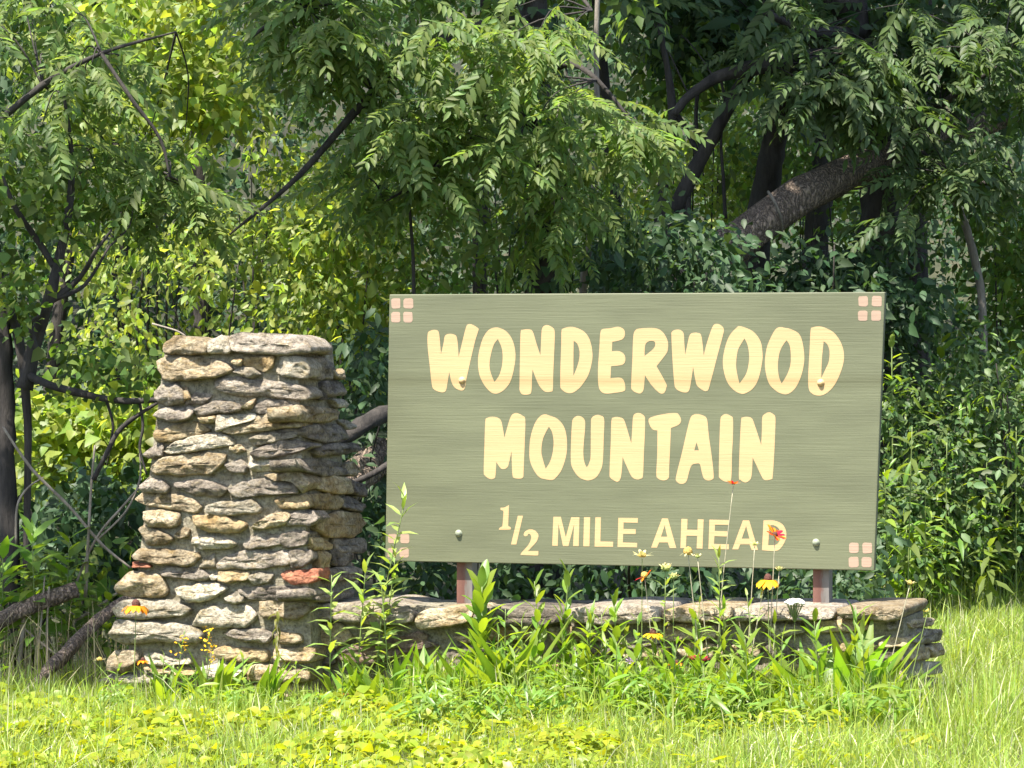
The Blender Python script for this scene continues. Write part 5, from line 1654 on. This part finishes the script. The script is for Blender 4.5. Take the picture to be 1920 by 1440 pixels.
HG = 'tall lance leaved plants before the wall'
herb('goldenrod_plant', 'tallest lance leaved plant, reaching up over the lower left corner of the sign', 'plant', (762, 930), 700, .10, 'lance', 38, .155, (0, 45), .0035, HG, bow=-.03)
herb('goldenrod_plant', 'leafy plant just right of the brick red stone in the pillar', 'plant', (622, 1078), 617, .28, 'lance', 26, .145, (0, 50), .003, HG)
herb('goldenrod_plant', 'bushy lance leaved plant right of the pillar corner', 'plant', (686, 1062), 664, .14, 'lance', 32, .15, (0, 50), .003, HG)
herb('goldenrod_plant', 'lance leaved plant leaning right, under the lower left corner of the sign', 'plant', (742, 1040), 684, .06, 'lance', 30, .145, (-5, 45), .003, HG, bow=.02)
herb('goldenrod_plant', 'slender lance leaved plant between its bushier neighbours left of the rusty post', 'plant', (714, 1082), 735, .18, 'lance', 26, .135, (0, 45), .003, HG)
MG = 'broad leaved upright plants along the wall'
herb('milkweed_plant', 'dense bright green plant with upright leaves, right below the left post', 'plant', (904, 1100), 893, .12, 'broad', 40, .15, (30, 65), .004, MG, taper=.2)
herb('milkweed_plant', 'leafy shoot standing above the wall, first one right of the left post', 'plant', (1002, 1090), 1022, .14, 'broad', 12, .105, (35, 65), .003, MG, f0=.45)
herb('milkweed_plant', 'leafy shoot with its topmost leaf nearly touching the sign', 'plant', (1066, 1072), 1048, .12, 'broad', 16, .11, (35, 70), .003, MG, f0=.35)
herb('milkweed_plant', 'low leafy plant against the pale capstone', 'plant', (1152, 1132), 1160, .18, 'broad', 24, .12, (25, 60), .003, MG)
herb('milkweed_plant', 'leafy plant left of the tall straight seed stalk', 'plant', (1108, 1160), 1098, .22, 'lance_green', 24, .125, (25, 60), .003, MG)
herb('milkweed_plant', 'leafy plant below the yellow daisy in the middle of the wall', 'plant', (1196, 1155), 1195, .24, 'broad', 14, .085, (15, 60), .003, MG)
PG = 'pale stemmed leafy plants before the wall'
herb('aster_plant', 'pale leafy plant rising in front of the E of AHEAD', 'plant', (1348, 1040), 1352, .14, 'lance', 32, .115, (10, 50), .003, PG)
herb('aster_plant', 'pale leafy plant below the H of AHEAD', 'plant', (1248, 1092), 1240, .2, 'lance', 24, .09, (0, 50), .0028, PG)
herb('aster_plant', 'pale grey leaved stem leaning right under the second A of AHEAD', 'plant', (1432, 1100), 1385, .16, 'lance', 15, .07, (15, 55), .0028, PG, stem_mat='stem_pale')
herb('aster_plant', 'pale leafy plant between the two A letters, lower than the others', 'plant', (1312, 1120), 1300, .12, 'lance', 16, .08, (0, 50), .0028, PG)
herb('aster_plant', 'leaning pale plant left of the white flower cluster', 'plant', (1400, 1108), 1425, .22, 'lance', 14, .085, (5, 50), .0028, PG)
herb('wilting_plant', 'wilting yellow brown plant drooping in front of the pillar', 'plant', (520, 1140), 520, .32, 'wilt', 30, .055, (-80, -20), .003, None, stem_mat='stem_pale', taper=.1)
herb('dock_plant', 'large single broad leaves beside the dense bright green plant', 'plant', (940, 1240), 925, .18, 'broad', 5, .20, (15, 55), .003, None, f0=.0, f1=.4, taper=0)


def clump(label, px, off, n, L, leaf='blade', pitch=(45, 85), group='clumps of upright blade leaves', name='blade_leaved_plant', Y=None, r=.04):
    Y = Y or wall_depth(px, off)
    root = thing(name, label, 'plant', base_at(px, Y), 0, group)
    for k in range(n):
        a_ = random.uniform(0, 6.28); pit = math.radians(random.uniform(*pitch))
        d = np.array([math.cos(a_) * math.cos(pit), math.sin(a_) * math.cos(pit), math.sin(pit)])
        up = np.array([-math.cos(a_), -math.sin(a_), .3])
        x_, y_, z_ = frames(d[None], up[None])
        o = bpy.data.objects.new('leaf', LM[leaf]); COL.objects.link(o); o.parent = root
        o.matrix_local = mat3(x_[0], y_[0], z_[0], (random.uniform(-r, r), random.uniform(-r, r), 0), L * 1.4 * random.uniform(.6, 1.05))
    return root


clump('tallest clump of upright blade leaves, right of the right post', 1600, .14, 22, .40, r=.10)
clump('clump of upright blade leaves close to the end of the wall', 1650, .16, 14, .30)
clump('clump of narrow blades under the white flower cluster', 1500, .2, 16, .28)
clump('clump of blade leaves before the middle of the pillar foot', 400, .42, 20, .25)
clump('clump of blade leaves below the wilting plant', 490, .46, 16, .22)
clump('blade leaves at the left corner of the pillar', 312, .45, 14, .22)
clump('narrow blades below the pink stone in the wall', 700, .32, 14, .20)
clump('arching blades under the tall straight seed stalk', 1130, .28, 18, .26)
clump('blade leaves below the dense bright green plant', 820, .3, 14, .20)
clump('spreading blades in the grass below the crimson flowers', 1270, .5, 14, .24, pitch=(25, 70))
clump('broad dark leaves under the pink stone in the wall', 775, .22, 8, .19, 'broad_dark', (15, 60), None, 'dock_plant')
clump('broad shaded leaves at the far left behind the logs', 60, 0, 18, .26, 'shade', (-5, 45), 'shaded broad leaved herbs', 'nettle_plant', 17.2)


# more weeds in the band before the wall
AN = [(905, 'the left post'), (948, 'the upper numeral'), (992, 'the lower numeral'), (1058, 'the M of MILE'), (1102, 'the I of MILE'), (1132, 'the L of MILE'),
      (1176, 'the E of MILE'), (1232, 'the first A of AHEAD'), (1296, 'the H of AHEAD'), (1346, 'the E of AHEAD'), (1394, 'the second A of AHEAD'),
      (1450, 'the D of AHEAD'), (1532, 'the lower right bolt'), (1616, 'the lower right corner squares')]
BAND = 'weeds crowding the foot of the wall'
gg = random.Random(21)
for k, (ax_, nm_) in enumerate(AN):
    px_ = ax_ + gg.uniform(-10, 10)
    herb('leafy_weed', 'leafy weed at the foot of the wall, below ' + nm_, 'weed', (px_ + gg.uniform(-14, 14), gg.uniform(1138, 1190)), px_, gg.uniform(.10, .2),
         ['broad', 'lance_green', 'lance', 'lance_green'][k % 4], gg.randint(16, 24), gg.uniform(.12, .16), (10, 60), .0028, BAND, f0=.05)
    px_ = ax_ + gg.uniform(8, 24)
    herb('leafy_weed', 'low weed in the grass a little before the wall, below ' + nm_, 'weed', (px_ + gg.uniform(-16, 16), gg.uniform(1180, 1230)), px_, gg.uniform(.28, .5),
         ['lance_green', 'lance', 'broad', 'blade'][k % 4], gg.randint(14, 20), gg.uniform(.11, .15), (15, 65), .0026, BAND, f0=.0)
for px_, nm_ in ((215, 'the left corner of the pillar'), (300, 'the single orange daisy'), (365, 'the yellow flower spikes'), (450, 'the palest stone of the pillar'),
                 (560, 'the pillar corner'), (640, 'the pink stone of the wall')):
    herb('leafy_weed', 'small weed at the foot of the stones, before ' + nm_, 'weed', (px_ + gg.uniform(-14, 14), gg.uniform(1225, 1255)), px_, gg.uniform(.34, .5),
         ['lance', 'lance_green'][px_ % 2], gg.randint(10, 15), gg.uniform(.07, .10), (15, 60), .0026, BAND, f0=.0)

for k, (ax_, nm_) in enumerate(AN):
    clump('tuft of upright blades before the wall, below ' + nm_, ax_ + gg.uniform(-26, 4), gg.uniform(.16, .4), 18, gg.uniform(.22, .34), pitch=(50, 85),
          group='tufts of blades along the wall', r=.07)
for k, (px_, nm_) in enumerate(((810, 'the wall between the pillar and the left post'), (760, 'the lower left corner squares'), (650, 'the pillar corner'), (1660, 'the right end of the wall'))):
    clump('tuft of upright blades before ' + nm_, px_, gg.uniform(.2, .4), 18, gg.uniform(.2, .3), pitch=(45, 85), group='tufts of blades along the wall', r=.07)

# shaded herbs at the wood edge
SG = 'shaded herbs at the edge of the wood'
for (lab, top, bx, Y_, n_, L_) in (
   ('leafy herb lit from above at the far left, just above the broken log', (60, 1000), 70, 16.4, 30, .24),
   ('leafy herb in the shade at the left edge, above the log', (5, 1040), 5, 16.4, 26, .24),
   ('leafy herb in the shade left of the pillar, over the sloping log', (130, 1005), 120, 16.6, 26, .22),
   ('low herb at the left edge beneath the logs', (-5, 1190), 0, 16.0, 10, .12),
   ('low leafy herb touching the left side of the pillar', (205, 1110), 200, 16.6, 18, .17)):
    herb('woodland_herb', lab, 'plant', top, bx, 0, 'shade', n_, L_, (-5, 40), .004, SG, f0=.3, Y=Y_)
RG = 'tall herbs over the right hand shrubs'
for (lab, top, bx, Y_, n_, L_, s_) in (
   ('tallest herb with star of pointed leaves, right of the upper sign corner', (1765, 625), 1762, 20.9, 14, .24, .72),
   ('tall herb with pointed leaves at the right edge', (1915, 665), 1905, 21.2, 14, .22, .75),
   ('pale herb at the right, in front of the green shrubs', (1830, 740), 1822, 20.8, 20, .15, .72),
   ('pointed leaves peeping out beside the upper right part of the sign', (1672, 650), 1676, 20.6, 10, .19, .75),
   ('broad leaved herb in the middle of the right hand shrubs', (1815, 760), 1800, 20.7, 14, .20, .72)):
    herb('ragweed_plant', lab, 'plant', top, bx, 0, 'shade', n_, L_, (0, 40), .006, RG, f0=s_, Y=Y_)

WG = 'mixed weeds in front of the right hand shrubs'
for k, (px_, ty, nm_) in enumerate(((1668, 880, 'nearest the right edge of the sign'), (1700, 800, 'second from the sign'), (1735, 905, 'low, third from the sign'),
                                    (1772, 830, 'in the middle of the right hand shrubs'), (1806, 940, 'low before the middle of the shrubs'),
                                    (1842, 850, 'tall, right of the middle'), (1876, 925, 'low, near the right edge'), (1905, 800, 'tallest at the right edge'),
                                    (1690, 990, 'just above the right end of the wall'), (1760, 1010, 'low at the top of the lawn'), (1850, 1020, 'lowest at the right edge'))):
    Y_ = float(tree_line((px_ - CX) / F * 20.5)) + random.uniform(-1.5, -1.0)
    herb('tall_weed', 'leafy weed before the right hand shrubs, ' + nm_, 'weed', (px_ + random.uniform(-12, 12), ty), px_, 0,
         ['shade', 'lobed', 'shade'][k % 3], 22, random.uniform(.13, .19), (-40, 25), .004, WG, f0=.3, Y=Y_, taper=.3)

# ------------------------------------------------------------------ flowers
PM = {}
for k_, (tm, mt) in dict(susan=(DROOP, 'petal_yellow'), orange=(DROOP, 'petal_orange'), red=(PETAL, 'petal_red'), crimson=(PETAL, 'petal_crimson'),
                         white=(PETAL, 'petal_white'), lilac=(PETAL, 'petal_lilac'), straw=(PETAL, 'petal_straw'), gold=(PETAL, 'petal_yellow'),
                         tip=(PETAL, 'petal_orange')).items():
    PM[k_] = leaf_mesh('petal', tm, M[mt], 1.5 if k_ in ('susan', 'orange') else 1.0)


def dome(name, r_, h_, mat, parent, loc=(0, 0, 0), rot=None):
    V, T = lathe([(r_ * .7, -h_ * .35), (r_, 0), (r_ * .86, h_ * .5), (r_ * .5, h_ * .87), (r_ * .12, h_)], 10)
    V = [(a * random.uniform(.9, 1.1), b_ * random.uniform(.9, 1.1), c * random.uniform(.92, 1.08)) for a, b_, c in V]
    o = link(name, mesh_py(name, V, T, True), parent, mat)
    o.location = loc
    return o


def flower(name, label, head, foot, off, kind, r_, npet=12, pitch=(-10, 15), centre='flower_centre', cr=.38, ch=.5, tilt=(0, 0), group=None,
           leaves=0, cat='flower', stem='stem_green', bow=0.0, pl=1.0, Y=None):
    Y = Y or wall_depth(foot, off)
    b_ = base_at(foot, Y)
    t_ = at(head[0], head[1], Y - .02) - b_
    root = thing(name, label, cat, b_, 0, group)
    R_ = r_ / F * Y
    mid = t_ * .5 + Vector((bow, 0, 0))
    V, T = tube([(0, 0, -.02), mid, t_ * 0.9 + mid * .1 * 0 + Vector((0, 0, 0)) + (t_ * .1 - Vector((0, 0, R_ * .3)))], [.0028, .0022, .0017], 5)
    link('stem', mesh_np('stem', V, T, True), root, M[stem])
    tm = Matrix.Rotation(tilt[0], 4, 'X') @ Matrix.Rotation(tilt[1], 4, 'Y')
    hd = dome('flower_head', R_ * cr, R_ * ch, M[centre], root, t_)
    hd.rotation_euler = tm.to_euler()
    for k in range(npet):
        a_ = 2 * math.pi * k / npet + random.uniform(-.12, .12)
        pit = math.radians(random.uniform(*pitch))
        d = np.array([math.cos(a_) * math.cos(pit), math.sin(a_) * math.cos(pit), math.sin(pit)])
        up = np.array([-math.cos(a_) * math.sin(pit), -math.sin(a_) * math.sin(pit), math.cos(pit)])
        x_, y_, z_ = frames(d[None], up[None])
        o = bpy.data.objects.new('petal', PM['tip' if kind == 'red' and random.random() < .35 else kind]); COL.objects.link(o); o.parent = hd
        o.matrix_local = mat3(x_[0], y_[0], z_[0], (d[0] * R_ * cr * .75, d[1] * R_ * cr * .75, -R_ * .06), R_ * pl * random.uniform(.85, 1.1))
    for k in range(leaves):
        f = random.uniform(.15, .6); a_ = random.uniform(0, 6.28)
        d = np.array([math.cos(a_), math.sin(a_), .7])
        x_, y_, z_ = frames(d[None], np.array([[0, -.3, 1.]]))
        o = bpy.data.objects.new('leaf', LM['lance']); COL.objects.link(o); o.parent = root
        o.matrix_local = mat3(x_[0], y_[0], z_[0], t_ * f, .06)
    return root


YG = 'yellow daisies with drooping petals'
flower('yellow_daisy', 'orange yellow daisy with drooping petals in front of the left side of the pillar', (255, 1134), 250, .44, 'orange', 21, 11, (-20, 5), group=YG, cr=.42)
flower('yellow_daisy', 'yellow daisy with drooping petals near the right post', (1440, 1086), 1444, .14, 'susan', 21, 13, (-15, 5), group=YG)
flower('yellow_daisy', 'yellow daisy low in the middle of the wall', (1225, 1187), 1228, .2, 'susan', 18, 12, (-5, 15), group=YG)
flower('yellow_daisy', 'small orange flower low at the foot of the pillar', (268, 1238), 270, .46, 'orange', 11, 8, (-15, 15), group=YG)
flower('yellow_daisy', 'small orange flower in the grass below the pillar corner', (700, 1318), 702, .5, 'orange', 14, 9, (0, 25), group=YG)
flower('yellow_daisy', 'small orange yellow flower left of the crimson flowers', (1268, 1243), 1270, .3, 'orange', 12, 8, (0, 30), group=YG)
RDG = 'red blanket flowers'
flower('red_flower', 'topmost red flower on a long thin stem, below the I of MOUNTAIN', (1375, 907), 1338, .10, 'red', 13, 14, (10, 40), 'flower_centre', .3, .3, group=RDG, stem='stem_pale', bow=-.012)
flower('red_flower', 'orange red flower tilted in front of the D of AHEAD', (1453, 1002), 1437, .10, 'red', 19, 16, (5, 30), 'flower_centre', .3, .3, (.5, .55), group=RDG, stem='stem_pale')
flower('red_flower', 'red and orange flower below the E of MILE', (1209, 1080), 1238, .12, 'red', 17, 9, (-25, 35), 'flower_gold', .45, .5, (0, -.4), group=RDG, stem='stem_pale')
CG = 'small crimson flowers in the grass'
flower('crimson_flower', 'crimson flower low in the grass, left one of a close pair', (1302, 1236), 1303, .3, 'crimson', 13, 14, (15, 50), 'flower_centre', .4, .4, group=CG)
flower('crimson_flower', 'crimson flower low in the grass, right one of a close pair', (1321, 1238), 1322, .3, 'crimson', 11, 14, (15, 50), 'flower_centre', .4, .4, group=CG)
flower('crimson_flower', 'tiny dark pink bud in the grass below the tall lance leaved plants', (649, 1306), 650, .5, 'crimson', 8, 8, (40, 75), 'flower_centre', .6, .7, group=CG)
flower('lilac_flower', 'small lilac pompom flower low before the wall', (1185, 1242), 1188, .28, 'lilac', 13, 26, (-10, 85), 'flower_green', .45, .6, cat='flower')
SGp = 'spent flower heads on tall stalks'
for (lab, hd_, ft, kd, r__, np_, pt_, ce, cr_, ch_, st_) in (
  ('spent straw rayed flower on a tall straight stalk below the E of MILE', (1204, 1042), 1203, 'straw', 19, 11, (5, 50), 'flower_gold', .4, .4, 'stem_green'),
  ('bare tan seed head on a leaning pale stalk below the A of AHEAD', (1290, 1036), 1325, 'straw', 10, 6, (-60, -20), 'flower_gold', .95, 1.1, 'stem_pale'),
  ('small pale seed head beside the tan seed head', (1308, 1044), 1340, 'straw', 9, 8, (30, 70), 'flower_green', .5, .6, 'stem_pale'),
  ('yellow green spent flower left of the tan seed head', (1248, 1066), 1243, 'straw', 13, 12, (35, 75), 'flower_green', .7, .6, 'stem_green'),
  ('round green bud below the yellow green spent flower', (1263, 1082), 1262, 'straw', 10, 10, (30, 70), 'flower_green', .8, .7, 'stem_green'),
  ('small green seed head in front of the second A of AHEAD', (1415, 1021), 1394, 'straw', 10, 7, (10, 50), 'flower_green', .45, .5, 'stem_pale'),
  ('pale seed head right above the yellow daisy near the right post', (1461, 1068), 1440, 'straw', 10, 8, (20, 60), 'flower_green', .5, .6, 'stem_pale'),
  ('bent yellowish seed head above the end of the wall', (1706, 1094), 1640, 'straw', 11, 9, (10, 60), 'flower_gold', .5, .6, 'stem_pale'),
  ('small yellow green bud leaning out over the wall end', (1739, 1147), 1685, 'gold', 7, 7, (20, 70), 'flower_green', .6, .7, 'stem_green'),
  ('little brown seed head at the far left of the pillar foot', (187, 1237), 200, 'straw', 9, 8, (0, 50), 'flower_gold', .6, .6, 'stem_green')):
    flower('seed_head', lab, hd_, ft, .42 if ft < 600 else .13, kd, r__, np_, pt_, ce, cr_, ch_, group=SGp, stem=st_, cat='seed head')

# white flower cluster
Yw = wall_depth(1490, .12)
yar = thing('white_flower_cluster', 'white flat flower cluster beside the right post', 'flower', base_at(1492, Yw))
b_ = base_at(1492, Yw)
for k in range(30):
    a_, q_ = k * 2.4, math.sqrt((k + .5) / 30)
    p_ = at(1490 + 18 * q_ * math.cos(a_), 1126 + 6 * q_ * q_ + random.uniform(-2, 2), Yw + .045 * q_ * math.sin(a_)) - b_
    f_ = at(1490, 1168, Yw) - b_
    V, T = tube([(0, 0, -.02), f_ * .5, f_, (p_ + f_) * .5, p_] if k == 0 else [f_, p_ * .5 + f_ * .5, p_], .0013, 4)
    fl = link('floret', mesh_np('floret', V, T), yar, M['stem_green'])
    dome('blossom', .0105, .008, M['petal_white'], fl, p_)

# small goldenrod spikes
GG = 'small yellow flower spikes at the pillar foot'
for lab, tp, ft, n_ in (('taller yellow flower spike before the pillar foot', (392, 1178), 384, 26), ('shorter yellow flower spike left of the taller one', (345, 1188), 322, 20),
                        ('yellow spike leaning right at the pillar foot', (400, 1212), 376, 16)):
    r_ = herb('yellow_spike', lab, 'flower', tp, ft, .44, 'lance_green', 12, .05, (10, 60), .0022, GG)
    Y_ = wall_depth(ft, .44); b_ = base_at(ft, Y_); t_ = at(tp[0], tp[1], Y_ - .03) - b_
    for k in range(n_):
        f = random.uniform(.72, 1.02)
        p_ = t_ * f + Vector((random.gauss(0, .012), random.gauss(0, .012), 0))
        d = np.array([random.gauss(0, 1), random.gauss(0, 1), .6]); x_, y_, z_ = frames(d[None], np.array([[0, -.5, 1.]]))
        o = bpy.data.objects.new('petal', PM['gold']); COL.objects.link(o); o.parent = r_
        o.matrix_local = mat3(x_[0] * 2, y_[0], z_[0], p_, .014)

# ------------------------------------------------------------------ dead wood
def log(name, label, pts, rad, Y, mat='bark_grey', cat='log', sides=10, rough=.08, group=None):
    V, T = tube_px(pts, Y, rad, sides, rough, seed=len(label))
    return tag(link(name, mesh_np(name, V, T, True), None, M[mat]), label, cat, group)


log('fallen_log', 'broken dark log with a blunt end at the left edge', [(-120, 1215, 16.0), (-10, 1168, 16.2), (70, 1130, 16.3), (142, 1106, 16.4)], [16, 17, 16, 15], 16.2, 'bark_plates', rough=.14)
log('fallen_log', 'grey sloping log lying from the lawn up to the pillar', [(60, 1290, 15.7), (110, 1240, 15.9), (160, 1185, 16.2), (215, 1140, 16.4), (290, 1090, 16.7)], [11, 12, 12, 11, 10], 16, 'bark_plates', rough=.14)
log('fallen_log', 'thick dark log slanting up between the pillar and the sign', [(560, 1010, 17.4), (660, 900, 17.6), (725, 850, 17.8), (800, 800, 18.0)], [38, 36, 35, 32], 17.6, 'bark_plates', rough=.1)
log('dead_branch', 'dark branch above the thick log between pillar and sign', [(600, 850, 17.2), (655, 815, 17.2), (700, 785, 17.3), (760, 765, 17.5)], [15, 16, 17, 15], 17.2, 'bark_dark', 'branch')
log('dead_branch', 'thin dark branch lying on the thick log beside the sign', [(650, 910, 17.1), (700, 888, 17.1), (760, 850, 17.2)], [5, 6, 6], 17.1, 'bark_dark', 'branch')
TW = 'thin dead twigs at the left edge of the wood'
tw = [('long dead twig crossing in front of the left trunk and sloping down to the pillar', [(5, 800), (60, 880), (130, 950), (190, 1020), (245, 1065)], [2.5, 3, 3, 3, 2]),
      ('dead twig rising from left to right against the pillar', [(140, 1100), (180, 1010), (230, 950), (270, 905), (300, 880)], [2.5, 2.5, 2.5, 2, 1.5]),
      ('upright dead stalk half way between trunk and pillar', [(160, 1120), (166, 1000), (172, 900), (178, 835)], [3.5, 3, 2.5, 2]),
      ('pale stick standing before the shaded herbs', [(35, 1255), (42, 1190), (44, 1150)], [5, 5, 4]),
      ('thin pale stalk leaning in front of the broken log', [(90, 1260), (88, 1180), (92, 1100)], [3, 2.5, 2]),
      ('thin stalk leaning right below the broken log', [(30, 1165), (70, 1200), (115, 1235)], [2.5, 2.5, 2]),
      ('curved pale twig hooked in front of the left trunk', [(30, 1020), (32, 950), (52, 915), (82, 895)], [2.5, 2.5, 2, 1.5]),
      ('thin stalk crossing the sloping log', [(65, 1270), (74, 1200), (80, 1130), (84, 1080)], [2.5, 2, 2, 1.5]),
      ('dead twig touching the pillar just below its middle', [(140, 1165), (210, 1120), (250, 1085)], [3, 3, 2]),
      ('forked dead twig lying low at the left', [(-10, 1165), (40, 1150), (100, 1120)], [2, 2, 1.5]),
      ('long pale twig hanging above the pillar', [(285, 607), (330, 620), (350, 632)], [2, 2, 1.5]),
      ('thin bare twig slanting behind the left side of the pillar', [(185, 1010), (235, 960), (262, 900), (262, 850)], [2, 2, 2, 1.5])]
for lab, pts, rad in tw:
    log('dead_twig', lab, pts, rad, 16.3 if max(p[1] for p in pts) > 1170 else 16.6, 'twig', 'twig', 5, .05, TW)
